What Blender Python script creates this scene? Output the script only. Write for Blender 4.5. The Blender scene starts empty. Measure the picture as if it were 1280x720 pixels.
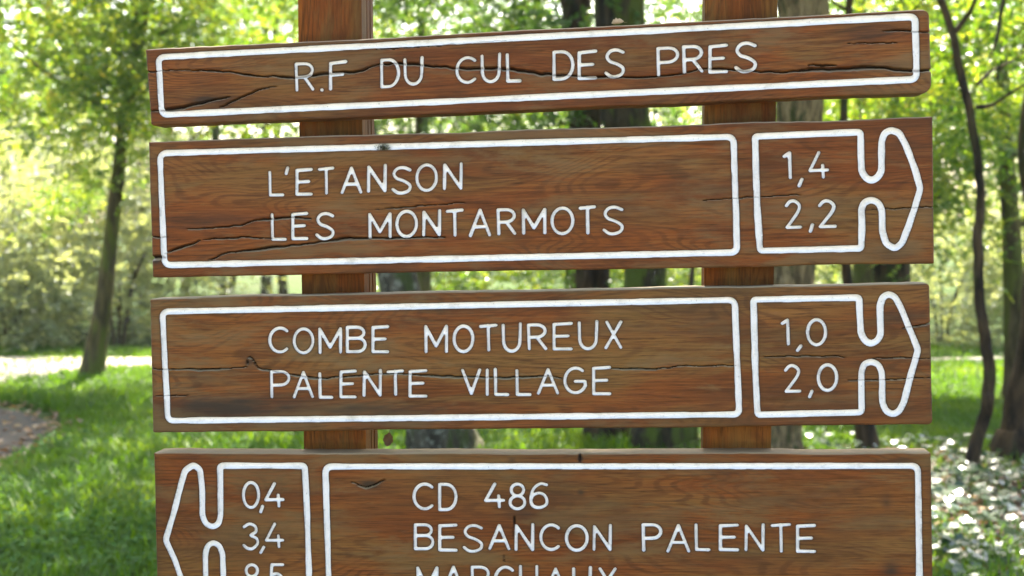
import bpy, math, random
import numpy as np
from mathutils import Vector, Matrix

random.seed(7)
RNG = np.random.default_rng(7)
scene = bpy.context.scene
COL = scene.collection

# ------------------------------------------------------------------ camera
FPX, CU, CV = 1600.0, 640.0, 360.0          # focal length in photo pixels (1280 x 720)
CAM_Z = 1.6
PITCH = math.atan(80 / 1600.0)              # looking slightly down
cam_d = bpy.data.cameras.new('camera')
cam = bpy.data.objects.new('camera', cam_d)
COL.objects.link(cam)
cam.location = (0, 0, CAM_Z)
cam.rotation_euler = (math.pi / 2 - PITCH, 0, 0)
cam_d.sensor_width = 36.0
cam_d.lens = 45.0
cam_d.clip_start = 0.05
cam_d.clip_end = 2000
cam_d.dof.use_dof = True
cam_d.dof.focus_distance = 1.93
cam_d.dof.aperture_fstop = 5.6
scene.camera = cam

# ------------------------------------------------------------------ sky, sun, exposure
SUN_EL = math.radians(52)
SUN_AZ = math.radians(4)                  # from +Y (behind the sign), negative = to the left
world = bpy.data.worlds.new('World')
scene.world = world
world.use_nodes = True
wn = world.node_tree.nodes
wn.clear()
sky = wn.new('ShaderNodeTexSky')
sky.sky_type = 'NISHITA'
sky.sun_disc = False
sky.sun_elevation = SUN_EL
sky.sun_rotation = SUN_AZ
sky.air_density = 1.0
sky.dust_density = 4.0
sky.ozone_density = 0.6
bg = wn.new('ShaderNodeBackground')
bg.inputs['Strength'].default_value = 0.13
wo = wn.new('ShaderNodeOutputWorld')
world.node_tree.links.new(sky.outputs[0], bg.inputs[0])
world.node_tree.links.new(bg.outputs[0], wo.inputs[0])

sun_d = bpy.data.lights.new('sun', 'SUN')
sun_d.energy = 5.0
sun_d.angle = math.radians(0.55)
sun_d.color = (1.0, 0.94, 0.82)
sun = bpy.data.objects.new('sun', sun_d)
COL.objects.link(sun)
SUN_DIR = Vector((math.sin(SUN_AZ) * math.cos(SUN_EL), math.cos(SUN_AZ) * math.cos(SUN_EL), math.sin(SUN_EL)))
sun.location = SUN_DIR * 50
sun.rotation_euler = SUN_DIR.to_track_quat('Z', 'Y').to_euler()

vs = scene.view_settings
vs.view_transform = 'Standard'
vs.look = 'None'
vs.gamma = 1.0
vs.use_curve_mapping = False
vs.exposure = 2.6

cy = scene.cycles
cy.use_denoising = True
cy.max_bounces = 7
cy.diffuse_bounces = 4
cy.glossy_bounces = 2
cy.transmission_bounces = 4
cy.transparent_max_bounces = 4
cy.sample_clamp_indirect = 6.0
cy.caustics_reflective = False
cy.caustics_refractive = False

# ------------------------------------------------------------------ pixel -> world helpers
cp, sp = math.cos(PITCH), math.sin(PITCH)


def ray(u, v):
    a, b = (u - CU) / FPX, -(v - CV) / FPX
    return Vector((a, cp + b * sp, -sp + b * cp))   # camera forward = +Y pitched down


def at(u, v, depth):                                 # point on the ray at world y = depth
    d = ray(u, v)
    k = depth / d.y
    return Vector((d.x * k, depth, CAM_Z + d.z * k))


def vnoise(x, y, seed=0):
    x = np.asarray(x, float); y = np.asarray(y, float)
    xi = np.floor(x).astype(np.int64); yi = np.floor(y).astype(np.int64)
    fx = x - xi; fy = y - yi
    fx = fx * fx * (3 - 2 * fx); fy = fy * fy * (3 - 2 * fy)

    def h(i, j):
        n = (i * 374761393 + j * 668265263 + seed * 974711) & 0x7fffffff
        n = ((n ^ (n >> 13)) * 1274126177) & 0x7fffffff
        return ((n ^ (n >> 16)) & 0xffff) / 65535.0
    return (h(xi, yi) * (1 - fx) + h(xi + 1, yi) * fx) * (1 - fy) + (h(xi, yi + 1) * (1 - fx) + h(xi + 1, yi + 1) * fx) * fy


def gh(x, y):                                        # ground height
    x = np.asarray(x, float); y = np.asarray(y, float)
    return (vnoise(x * .22 + 5, y * .22 + 9, 3) - .5) * .10 + (vnoise(x * .9, y * .9, 4) - .5) * .03 \
        + np.clip((y - 17) / 30, 0, 1) * .5


def ground_at(u, v):
    d = ray(u, v)
    k = CAM_Z / -d.z
    for _ in range(4):
        k = (CAM_Z - float(gh(d.x * k, d.y * k))) / -d.z
    return Vector((d.x * k, d.y * k, float(gh(d.x * k, d.y * k))))


# ------------------------------------------------------------------ object helpers
def link(o, parent=None):
    COL.objects.link(o)
    if parent is not None:
        o.parent = parent
    return o


def tag(o, label=None, cat=None, group=None, kind=None):
    if label: o['label'] = label
    if cat: o['category'] = cat
    if group: o['group'] = group
    if kind: o['kind'] = kind
    return o


def empty(name, loc=(0, 0, 0), rz=0.0):
    o = bpy.data.objects.new(name, None)
    o.empty_display_size = .2
    COL.objects.link(o)
    o.location = loc
    o.rotation_euler = (0, 0, rz)
    return o


def mesh_np(name, verts, faces, attrs=None, smooth=False, mat=None):
    """faces: list of (n,k) int arrays or list of tuples"""
    me = bpy.data.meshes.new(name)
    verts = np.asarray(verts, dtype=np.float32)
    if isinstance(faces, np.ndarray):
        faces = [faces]
    if len(faces) and isinstance(faces[0], np.ndarray):
        loops = np.concatenate([f.ravel() for f in faces]).astype(np.int32)
        tot = np.concatenate([np.full(len(f), f.shape[1]) for f in faces]).astype(np.int32)
    else:
        loops = np.array([i for f in faces for i in f], dtype=np.int32)
        tot = np.array([len(f) for f in faces], dtype=np.int32)
    start = np.concatenate([[0], np.cumsum(tot)[:-1]]).astype(np.int32)
    me.vertices.add(len(verts)); me.loops.add(len(loops)); me.polygons.add(len(tot))
    me.vertices.foreach_set('co', verts.ravel())
    me.loops.foreach_set('vertex_index', loops)
    me.polygons.foreach_set('loop_start', start)
    me.polygons.foreach_set('loop_total', tot)
    if np.ndim(smooth) or smooth:
        s = np.full(len(tot), True) if not np.ndim(smooth) else smooth
        me.polygons.foreach_set('use_smooth', s)
    else:
        me.polygons.foreach_set('use_smooth', np.zeros(len(tot), bool))
    for k, arr in (attrs or {}).items():
        a = me.attributes.new(k, 'FLOAT', 'POINT')
        a.data.foreach_set('value', np.asarray(arr, dtype=np.float32))
    me.update(calc_edges=True)
    if mat: me.materials.append(mat)
    return me


def obj(name, me, parent=None, loc=None):
    o = bpy.data.objects.new(name, me)
    link(o, parent)
    if loc is not None: o.location = loc
    return o


# ------------------------------------------------------------------ material helpers
class NT:
    def __init__(self, name):
        self.m = bpy.data.materials.new(name)
        self.m.use_nodes = True
        self.t = self.m.node_tree
        self.t.nodes.clear()
        self.out = self.t.nodes.new('ShaderNodeOutputMaterial')

    def n(self, typ, **kw):
        nd = self.t.nodes.new(typ)
        for k, v in kw.items():
            if k.startswith('i_'):
                key = k[2:]
                nd.inputs[int(key) if key.isdigit() else key.replace('_', ' ')].default_value = v
            else:
                setattr(nd, k, v)
        return nd

    def l(self, a, b):
        self.t.links.new(a, b)

    def attr(self, name):
        return self.n('ShaderNodeAttribute', attribute_name=name).outputs['Fac']

    def coords(self, scale, which='Object', rot=(0, 0, 0)):
        tc = self.n('ShaderNodeTexCoord')
        mp = self.n('ShaderNodeMapping')
        mp.inputs['Scale'].default_value = scale
        mp.inputs['Rotation'].default_value = rot
        self.l(tc.outputs[which], mp.inputs['Vector'])
        return mp.outputs[0]

    def noise(self, vec, scale=1, detail=4, rough=.55, dist=0.0):
        nd = self.n('ShaderNodeTexNoise')
        nd.inputs['Scale'].default_value = scale
        nd.inputs['Detail'].default_value = detail
        nd.inputs['Roughness'].default_value = rough
        nd.inputs['Distortion'].default_value = dist
        if vec is not None: self.l(vec, nd.inputs['Vector'])
        return nd.outputs['Fac']

    def ramp(self, fac, stops, interp='LINEAR'):
        r = self.n('ShaderNodeValToRGB')
        r.color_ramp.interpolation = interp
        el = r.color_ramp.elements
        while len(el) > 1: el.remove(el[-1])
        el[0].position = stops[0][0]; el[0].color = (*stops[0][1], 1)
        for p, c in stops[1:]:
            e = el.new(p); e.color = (*c, 1)
        self.l(fac, r.inputs[0])
        return r.outputs[0]

    def map(self, v, a, b, c=0., d=1., smooth=False):
        m = self.n('ShaderNodeMapRange')
        if smooth: m.interpolation_type = 'SMOOTHSTEP'
        for i, x in zip((1, 2, 3, 4), (a, b, c, d)): m.inputs[i].default_value = x
        self.l(v, m.inputs[0])
        return m.outputs[0]

    def math(self, op, a, b=None, c=None):
        m = self.n('ShaderNodeMath', operation=op)
        for i, x in enumerate((a, b, c)):
            if x is None: continue
            if isinstance(x, (int, float)): m.inputs[i].default_value = x
            else: self.l(x, m.inputs[i])
        return m.outputs[0]

    def mix(self, fac, a, b, mode='MIX'):
        m = self.n('ShaderNodeMix', data_type='RGBA', blend_type=mode)
        for i, x in ((0, fac), (6, a), (7, b)):
            if isinstance(x, (int, float)): m.inputs[i].default_value = x
            elif isinstance(x, tuple): m.inputs[i].default_value = (*x, 1)
            else: self.l(x, m.inputs[i])
        return m.outputs[2]

    def bump(self, h, strength=.5, dist=.002, normal=None):
        b = self.n('ShaderNodeBump')
        b.inputs['Strength'].default_value = strength
        b.inputs['Distance'].default_value = dist
        self.l(h, b.inputs['Height'])
        if normal is not None: self.l(normal, b.inputs['Normal'])
        return b.outputs[0]

    def principled(self, color, rough=.7, normal=None, spec=.3):
        p = self.n('ShaderNodeBsdfPrincipled')
        if isinstance(color, tuple): p.inputs['Base Color'].default_value = (*color, 1)
        else: self.l(color, p.inputs['Base Color'])
        if isinstance(rough, (int, float)): p.inputs['Roughness'].default_value = rough
        else: self.l(rough, p.inputs['Roughness'])
        p.inputs['Specular IOR Level'].default_value = spec
        if normal is not None: self.l(normal, p.inputs['Normal'])
        return p.outputs[0]

    def finish(self, sh):
        self.l(sh, self.out.inputs['Surface'])
        return self.m


def wood_material(name, axis='x', tint=(1, 1, 1), seed=0.0, base=None):
    t = NT(name)
    tc = t.n('ShaderNodeTexCoord')
    off = t.n('ShaderNodeVectorMath', operation='ADD')
    off.inputs[1].default_value = (seed * 3.1, seed * 1.7, seed * 2.3)
    t.l(tc.outputs['Object'], off.inputs[0])

    def mp(sc):
        m = t.n('ShaderNodeMapping')
        s = sc if axis == 'x' else (sc[2], sc[1], sc[0])
        m.inputs['Scale'].default_value = s
        t.l(off.outputs[0], m.inputs['Vector'])
        return m.outputs[0]
    # warp so that the grain swings round knots
    big = t.noise(mp((2.2, 6, 9)), 1, 3, .55, .4)
    mid = t.noise(mp((5, 14, 26)), 1, 4, .6, .8)
    fine = t.noise(mp((9, 160, 300)), 1, 5, .78, .12)
    pore = t.noise(mp((22, 500, 700)), 1, 2, .6)
    # growth rings: contour lines of a stretched noise field
    fld = t.noise(mp((1.5, 7, 7.5)), 1, 2.0, .45, .25)
    rings = t.math('SINE', t.math('ADD', t.math('MULTIPLY', fld, 330.0), t.math('MULTIPLY', fine, 5.0)))
    rings = t.map(rings, -1, 1, 0, 1)
    c0 = base or [(.0, (.110, .040, .016)), (.3, (.160, .053, .018)), (.5, (.195, .066, .020)),
                  (.7, (.190, .080, .028)), (1., (.195, .100, .040))]
    col = t.ramp(t.map(big, .36, .64), c0)
    col = t.mix(t.map(mid, .40, .62, 0, .45), col, t.ramp(mid, [(.38, (.12, .042, .015)), (.5, (.19, .062, .018)), (.62, (.225, .092, .030))]))
    og = t.noise(mp((2.6, 9, 12)), 1, 4, .6, .6)
    col = t.mix(t.map(og, .48, .62, 0, .75), col, (.165, .098, .040))
    col = t.mix(t.map(og, .30, .44, .55, 0), col, (.185, .056, .016))
    dk = t.math('MULTIPLY', t.map(rings, .45, .95, 0, 1, True), t.map(mid, .40, .60, .08, .55))
    col = t.mix(dk, col, (.066, .027, .014))
    col = t.mix(t.map(fine, .50, .63, 0, .66), col, (.062, .027, .014))
    col = t.mix(t.map(fine, .35, .46, .38, 0), col, (.25, .122, .052))
    col = t.mix(t.map(pore, .56, .66, 0, .6), col, (.038, .018, .011))
    # grey weathering patches
    g = t.noise(mp((4.5, 10, 22)), 1, 6, .7, .3)
    col = t.mix(t.map(g, .50, .62, 0, .62), col, (.160, .112, .066))
    g2 = t.noise(mp((1.8, 5, 9)), 1, 5, .7, .5)
    col = t.mix(t.map(g2, .53, .68, 0, .6), col, (.078, .042, .025))
    # stains, checks and dirt along the routed edges (point attributes of the boards)
    st = t.attr('stain')
    col = t.mix(t.math('MULTIPLY', st, .92), col, (.038, .030, .028))
    ed = t.attr('edge')
    col = t.mix(t.math('MULTIPLY', ed, t.map(g, .35, .65, .5, 1.0)), col, (.034, .023, .019))
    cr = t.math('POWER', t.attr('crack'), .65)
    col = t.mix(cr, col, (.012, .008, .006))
    # weathered upward faces
    geo = t.n('ShaderNodeNewGeometry')
    sx = t.n('ShaderNodeSeparateXYZ'); t.l(geo.outputs['Normal'], sx.inputs[0])
    up = t.map(sx.outputs[2], .35, .8, 0, .85, True)
    wcol = t.ramp(fine, [(.3, (.20, .165, .140)), (.55, (.34, .29, .25)), (.75, (.13, .095, .075))])
    col = t.mix(up, col, wcol)
    if tint != (1, 1, 1):
        col = t.mix(1.0, col, tint, 'MULTIPLY')
    hgt = t.math('ADD', t.math('MULTIPLY', fine, .7), t.math('MULTIPLY', rings, .12))
    nb = t.bump(hgt, .55, .0012)
    rough = t.map(fine, .3, .7, .50, .72)
    return t.finish(t.principled(col, rough, nb, .10))


def paint_material():
    t = NT('white_groove_paint')
    v = t.coords((1, 1, 1))
    n1 = t.noise(v, 90, 5, .65)
    n2 = t.noise(v, 420, 2, .5)
    col = t.mix(t.map(n1, .45, .75, 0, .5), (.80, .775, .73), (.60, .575, .52))
    col = t.mix(t.map(n2, .70, .76, 0, .85), col, (.16, .13, .10))
    n4 = t.noise(v, 34, 5, .7)
    col = t.mix(t.map(n4, .56, .70, 0, .55), col, (.47, .44, .38))
    col = t.mix(t.math('MULTIPLY', t.attr('edge'), t.map(n1, .3, .6, .1, .7)), col, (.25, .22, .19))
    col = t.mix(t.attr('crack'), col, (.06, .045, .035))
    nb = t.bump(n1, .6, .0012)
    return t.finish(t.principled(col, .5, nb, .3))


def leaf_material(name, stops, trans=.45, rough=.42, spec=.35, trans_gain=1.0):
    t = NT(name)
    r = t.attr('rnd')
    oi = t.n('ShaderNodeObjectInfo')
    f = t.math('ADD', t.math('MULTIPLY', r, .86), t.math('MULTIPLY', oi.outputs['Random'], .14))
    col = t.ramp(f, stops)
    p = t.n('ShaderNodeBsdfPrincipled')
    t.l(col, p.inputs['Base Color'])
    p.inputs['Roughness'].default_value = rough
    p.inputs['Specular IOR Level'].default_value = spec
    tr = t.n('ShaderNodeBsdfTranslucent')
    tcol = t.mix(1.0, col, (2.45 * trans_gain, 2.15 * trans_gain, .85 * trans_gain), 'MULTIPLY')
    t.l(tcol, tr.inputs['Color'])
    mx = t.n('ShaderNodeMixShader')
    mx.inputs[0].default_value = trans
    t.l(p.outputs[0], mx.inputs[1]); t.l(tr.outputs[0], mx.inputs[2])
    return t.finish(mx.outputs[0])


def bark_material(name, c1, c2, moss=.0, lichen=.0, mosscol=(.055, .075, .014), scale=1.0):
    t = NT(name)
    v = t.coords((14 * scale, 14 * scale, 3.2 * scale))
    n1 = t.noise(v, 1, 6, .65, .5)
    v2 = t.coords((1, 1, 1))
    n2 = t.noise(t.coords((6 * scale, 6 * scale, 1.6 * scale)), 1, 5, .65, .3)
    n3 = t.noise(v2, 16 * scale, 4, .6)
    col = t.mix(t.map(n1, .40, .60), c1, c2)
    if lichen > 0:
        col = t.mix(t.map(n3, .72 - .22 * lichen, .78 - .22 * lichen, 0, .95), col, (.175, .165, .115))
    if moss > 0:
        col = t.mix(t.map(n2, .66 - .28 * moss, .74 - .28 * moss, 0, .92), col, mosscol)
    h = t.math('ADD', n1, t.math('MULTIPLY', n3, .5))
    return t.finish(t.principled(col, .88, t.bump(h, .8, .02), .15))


# ------------------------------------------------------------------ ground
def ground_material():
    t = NT('woodland_ground')
    v = t.coords((1, 1, 1))
    n1 = t.noise(v, .45, 5, .6)
    n2 = t.noise(v, 6, 6, .7)
    n3 = t.noise(v, 40, 4, .6)
    soil = t.mix(n3, (.045, .032, .020), (.095, .068, .040))
    green = t.mix(n3, (.030, .058, .010), (.070, .115, .022))
    f = t.map(t.math('ADD', n1, t.math('MULTIPLY', n2, .6)), .52, .85)
    w = t.attr('bare')
    f = t.math('MULTIPLY', t.math('SUBTRACT', 1.0, w), t.math('ADD', .45, t.math('MULTIPLY', f, .55)))
    col = t.mix(f, soil, green)
    return t.finish(t.principled(col, .95, t.bump(t.math('ADD', n2, n3), .6, .04), .1))


xs = np.concatenate([np.linspace(-300, -20, 12)[:-1], np.linspace(-20, 20, 161), np.linspace(20, 300, 12)[1:]])
ys = np.concatenate([np.linspace(-60, -4, 8)[:-1], np.linspace(-4, 34, 153), np.linspace(34, 500, 14)[1:]])
GX, GY = np.meshgrid(xs, ys)
gv = np.stack([GX.ravel(), GY.ravel(), gh(GX, GY).ravel()], 1)
nx, ny = len(xs), len(ys)
ii = (np.arange(ny - 1)[:, None] * nx + np.arange(nx - 1)[None]).ravel()
gf = np.stack([ii, ii + 1, ii + nx + 1, ii + nx], 1)


def bare_w(x, y):                                    # bare soil under the ivy on the right
    return np.clip(1.3 - np.hypot((x - 3.1) / 2.0, (y - 6.9) / 1.9), 0, 1)


ground = obj('ground', mesh_np('ground', gv, gf, {'bare': bare_w(gv[:, 0], gv[:, 1])}, True, ground_material()))
tag(ground, kind='structure')


def path_material(pale=False):
    t = NT('limestone_gravel' if pale else 'path_gravel')
    v = t.coords((1, 1, 1))
    n1 = t.noise(v, 1.6, 5, .6)
    n2 = t.noise(v, 60, 5, .7)
    n3 = t.noise(v, 9, 4, .6)
    col = t.mix(n2, (.22, .19, .155), (.50, .44, .36)) if pale else t.mix(n2, (.050, .042, .034), (.135, .115, .092))
    if not pale:
        col = t.mix(t.map(n3, .52, .68, 0, .7), col, (.13, .085, .05))
        col = t.mix(t.map(n1, .45, .7, 0, .4), col, (.10, .075, .055))
    return t.finish(t.principled(col, .95, t.bump(n2, .7, .02), .15))


PATH_MAT = path_material()
PALE_MAT = path_material(True)


def strip(name, left, right, dz=.012, mat=None):
    """sheet between two polylines that follows the ground"""
    L = np.array(resample(left, 60)); R = np.array(resample(right, 60))
    k = np.linspace(0, 1, 13)[:, None, None]
    P = L[None] * (1 - k) + R[None] * k              # 13 x 60 x 2
    z = gh(P[..., 0], P[..., 1]) + dz
    edge = np.minimum(k[..., 0], 1 - k[..., 0])
    z = z - np.where(edge < .001, .03, 0)
    V = np.concatenate([P, z[..., None]], 2).reshape(-1, 3)
    a = (np.arange(12)[:, None] * 60 + np.arange(59)[None]).ravel()
    F = np.stack([a, a + 60, a + 61, a + 1], 1)
    o = obj(name, mesh_np(name, V, F, None, True, mat or PATH_MAT))
    return tag(o, kind='structure')


def catmull(pts, n=8, closed=False):
    P = [np.array(p, float) for p in pts]
    out = []
    m = len(P)
    rng = range(m) if closed else range(m - 1)
    for i in rng:
        if closed:
            p0, p1, p2, p3 = P[(i - 1) % m], P[i], P[(i + 1) % m], P[(i + 2) % m]
        else:
            p1, p2 = P[i], P[i + 1]
            p0 = P[i - 1] if i > 0 else 2 * p1 - p2
            p3 = P[i + 2] if i + 2 < m else 2 * p2 - p1
        for k in range(n):
            s = k / n
            out.append(.5 * ((2 * p1) + (-p0 + p2) * s + (2 * p0 - 5 * p1 + 4 * p2 - p3) * s * s + (-p0 + 3 * p1 - 3 * p2 + p3) * s ** 3))
    if not closed: out.append(P[-1])
    return out


def resample(pts, n):
    C = np.array(catmull(pts, 16))
    d = np.concatenate([[0], np.cumsum(np.linalg.norm(np.diff(C, axis=0), axis=1))])
    q = np.linspace(0, d[-1], n)
    return np.stack([np.interp(q, d, C[:, i]) for i in range(C.shape[1])], 1)


NEAR_R = [(-3.1, 2), (-3.35, 6), (-3.4, 8.5), (-3.42, 9.6), (-3.9, 10.7), (-5.0, 11.3), (-8, 11.9), (-14, 12.2)]
NEAR_L = [(-5.2, 2), (-5.4, 6), (-5.5, 8.0), (-5.6, 8.7), (-5.9, 9.2), (-6.5, 9.5), (-9, 9.9), (-14, 10.1)]
path_near = strip('path', NEAR_L, NEAR_R)
FAR_A = [(-16, 16.4), (-9, 15.8), (-6, 15.3), (-4.4, 15.0), (-3, 14.9), (2, 14.95), (6, 15.15), (14, 15.8)]
FAR_B = [(-16, 11.8), (-9, 11.9), (-6.4, 12.0), (-5.4, 12.3), (-4.9, 13.0), (-4.5, 14.0), (-3, 14.2), (2, 14.7), (6, 14.98), (14, 15.6)]
path_far = strip('path', FAR_A, FAR_B, .03, PALE_MAT)
# unseen pale gravel added in front of the sign to bounce warm light onto it
bounce_gravel = strip('path', [(-9, -14), (-4, -13), (0, -13), (5, -13), (10, -14)], [(-8, .2), (-4, 1.0), (0, 1.3), (5, 1.0), (10, .4)], .012, PALE_MAT)


def poly_inside(x, y, poly):
    x = np.asarray(x); y = np.asarray(y)
    ins = np.zeros(x.shape, bool)
    n = len(poly)
    for i in range(n):
        x1, y1 = poly[i]; x2, y2 = poly[(i + 1) % n]
        c = ((y1 > y) != (y2 > y)) & (x < (x2 - x1) * (y - y1) / (y2 - y1 + 1e-12) + x1)
        ins ^= c
    return ins


NEAR_POLY = [tuple(p) for p in resample(NEAR_L, 40)] + [tuple(p) for p in resample(NEAR_R, 40)[::-1]]
FAR_POLY = FAR_A + FAR_B[::-1]

# ------------------------------------------------------------------ signpost
YAW = math.radians(-6.1)
SX = Vector((math.cos(YAW), math.sin(YAW), 0))       # along the boards
SY = Vector((-math.sin(YAW), math.cos(YAW), 0))      # into the sign, away from the camera
P0 = at(675, 400, 1.92)                              # a point on the boards' front plane
ROOT = Vector((P0.x, P0.y, float(gh(P0.x, P0.y)))) + SY * .09
signpost = empty('signpost', ROOT, YAW)
tag(signpost, 'wooden forest signpost with four brown routed boards on two square posts', 'signpost')


def to_plane(u, v, off=0.0):
    """photo pixel -> (s, z) in the signpost frame, on the plane `off` behind the boards' front"""
    d = ray(u, v)
    o = P0 + SY * off
    c = Vector((0, 0, CAM_Z))
    k = (o - c).dot(SY) / d.dot(SY)
    p = c + d * k - ROOT
    return np.array([p.dot(SX), p.z])


FRONT = (P0 - ROOT).dot(SY)
THICK = .040


def arc(cx, cy_, rx, ry, a0, a1, n=14):
    return [(cx + rx * math.cos(math.radians(a0 + (a1 - a0) * i / n)), cy_ + ry * math.sin(math.radians(a0 + (a1 - a0) * i / n))) for i in range(n + 1)]


S_C = [tuple(p) for p in catmull([(.97, .90), (.62, 1.), (.25, .96), (.06, .77), (.22, .58), (.62, .47), (.96, .30), (.92, .1), (.6, 0), (.28, .01), (.0, .15)], 5)]
FONT = {
    'A': [[(0, 0), (.5, 1), (1, 0)], [(.19, .34), (.81, .34)]],
    'B': [[(0, .55), (0, 1), (.55, 1)] + arc(.55, .775, .37, .225, 90, -90, 8) + [(0, .55), (0, 0), (.6, 0)] + arc(.6, .275, .4, .275, -90, 90, 8) + [(0.5, .55)]],
    'C': [arc(.56, .5, .56, .5, 48, 312, 20)],
    'D': [[(0, 0), (0, 1), (.4, 1)] + arc(.42, .5, .58, .5, 90, -90, 14) + [(.4, 0), (0, 0)]],
    'E': [[(1, 1.02), (0, .99), (0, 0), (1, -.01)], [(0, .51), (.82, .52)]],
    'F': [[(1, 1.02), (0, .98), (0, 0)], [(0, .53), (.8, .54)]],
    'G': [arc(.54, .5, .54, .5, 50, 335, 22) + [(1.0, .46), (.52, .46)]],
    'H': [[(0, 0), (0, 1)], [(1, 0), (1, 1)], [(0, .52), (1, .52)]],
    'I': [[(0, 0), (0, 1)]],
    'L': [[(0, 1), (.04, 0), (1, -.01)]],
    'M': [[(.02, 0), (0, 1), (.5, .22), (1, 1), (1, 0)]],
    'N': [[(0, 0), (.02, 1), (.98, 0), (1, 1.05)]],
    'O': [arc(.5, .5, .5, .5, 90, 450, 26)],
    'P': [[(.03, 0), (0, 1), (.55, 1)] + arc(.55, .735, .45, .265, 90, -90, 10) + [(0.02, .46)]],
    'R': [[(.05, 0), (0, 1), (.5, 1)] + arc(.5, .745, .47, .255, 90, -90, 10) + [(0.02, .48)], [(.5, .48), (1, 0)]],
    'S': [S_C],
    'T': [[(0, .97), (1, 1.01)], [(.5, 1), (.53, 0)]],
    'U': [[(0, 1), (.02, .35)] + arc(.5, .38, .47, .38, 180, 360, 12) + [(1, 1.05)]],
    'V': [[(0, 1), (.52, 0), (1, 1)]],
    'X': [[(0, 0), (1, 1)], [(.05, 1), (1, 0)]],
    '0': [arc(.5, .5, .5, .5, 90, 450, 26)],
    '1': [[(0, .86), (.85, 1), (1, 0)]],
    '2': [[tuple(p) for p in catmull([(.0, .82), (.25, .97), (.6, .99), (.95, .82), (.85, .58), (.45, .28), (.05, .0)], 5)] + [(1.05, 0)]],
    '3': [[tuple(p) for p in catmull([(.02, .88), (.4, 1.), (.82, .9), (.86, .68), (.5, .54), (.9, .42), (.98, .2), (.6, 0), (.25, .02), (.0, .14)], 4)]],
    '4': [[(.52, 1), (0, .3), (1.02, .31)], [(.74, .5), (.78, .03)]],
    '5': [[(1, 1), (.1, 1), (.06, .56)] + [tuple(p) for p in catmull([(.06, .56), (.5, .64), (.92, .5), (.98, .25), (.7, .02), (.3, 0), (0, .1)], 4)]],
    '6': [[tuple(p) for p in catmull([(.97, .93), (.6, .98), (.2, .78), (.03, .4), (.12, .1), (.5, 0), (.9, .1), (.98, .3), (.82, .52), (.5, .6), (.15, .5), (.04, .35)], 4)]],
    '8': [arc(.5, .76, .42, .24, -90, 270, 16), arc(.5, .26, .5, .26, 90, 450, 18)],
}


def rounded(pts, r, closed=True):
    """polyline in pixels with its corners rounded"""
    out = []
    n = len(pts)
    for i, p in enumerate(pts):
        p = np.array(p, float)
        if not closed and i in (0, n - 1):
            out.append(p); continue
        a = np.array(pts[i - 1], float); b = np.array(pts[(i + 1) % n], float)
        ra = min(r, np.linalg.norm(a - p) * .45); rb = min(r, np.linalg.norm(b - p) * .45)
        q0 = p + (a - p) / np.linalg.norm(a - p) * ra
        q1 = p + (b - p) / np.linalg.norm(b - p) * rb
        for k in range(6):
            s = k / 5
            out.append((1 - s) ** 2 * q0 + 2 * s * (1 - s) * p + s * s * q1)
    if closed: out.append(out[0])
    return out


def closed_smooth(pts):
    return [p for p in rounded(pts, 4)]


# letters: (char, left, right, top, bottom) in photo pixels; commas and stops are given as strokes
B1 = dict(
    corners=[(181.5, 62), (1161.5, 11), (1165, 116), (188.5, 158)], slope=-.05, rad=(.004, .012, .016, .008),
    frames=[('border', rounded([(198, 71.5), (1144, 20.5), (1146, 99), (202, 143.5)], 8))],
    letters=[('R', 370, 391, 79.5, 112), ('F', 413, 432, 78, 110.5), ('D', 477, 498, 74.5, 108), ('U', 506, 527.5, 74, 105),
             ('C', 571, 595, 72, 103), ('U', 602.5, 624.5, 69.5, 102), ('L', 634, 650, 68, 101), ('D', 692.5, 716, 64.5, 98.5),
             ('E', 724, 744.5, 65, 97.5), ('S', 757.5, 779.5, 62.5, 95.5), ('P', 822.5, 847, 60, 93), ('R', 854.5, 877.5, 58, 89.5),
             ('E', 887.5, 908, 57.5, 89.5), ('S', 920, 944.5, 54, 89)],
    marks=[[(402, 112.2), (402.6, 112.6)]],
    cracks=[([(180, 90), (215, 88), (262, 88), (287, 90), (320, 95), (345, 95), (367, 97), (407, 92), (450, 89), (470, 81), (510, 80),
              (570, 85), (640, 87), (677, 92), (752, 96), (825, 95), (860, 90), (890, 86), (960, 90), (1000, 89), (1030, 87)], 1.7),
            ([(1000, 88), (1060, 85.5), (1100, 84.5), (1130, 88), (1166, 87)], 2.4), ([(1010, 82), (1045, 82)], 1.1),
            ([(188, 139), (215, 136), (245, 130), (286, 120)], 2.6), ([(275, 134), (320, 114), (345, 108)], 1.1),
            ([(1105, 39), (1165, 39)], .9), ([(1060, 54), (1120, 53)], .8), ([(470, 62), (640, 50)], .6)],
    stains=[(262, 125, 30, 6, 1.), (1090, 42, 40, 12, .5), (640, 45, 60, 5, .3), (210, 137, 12, 6, .5), (1080, 85, 60, 6, .45)], seed=1.3, tint=(.92, .80, .56))
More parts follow.
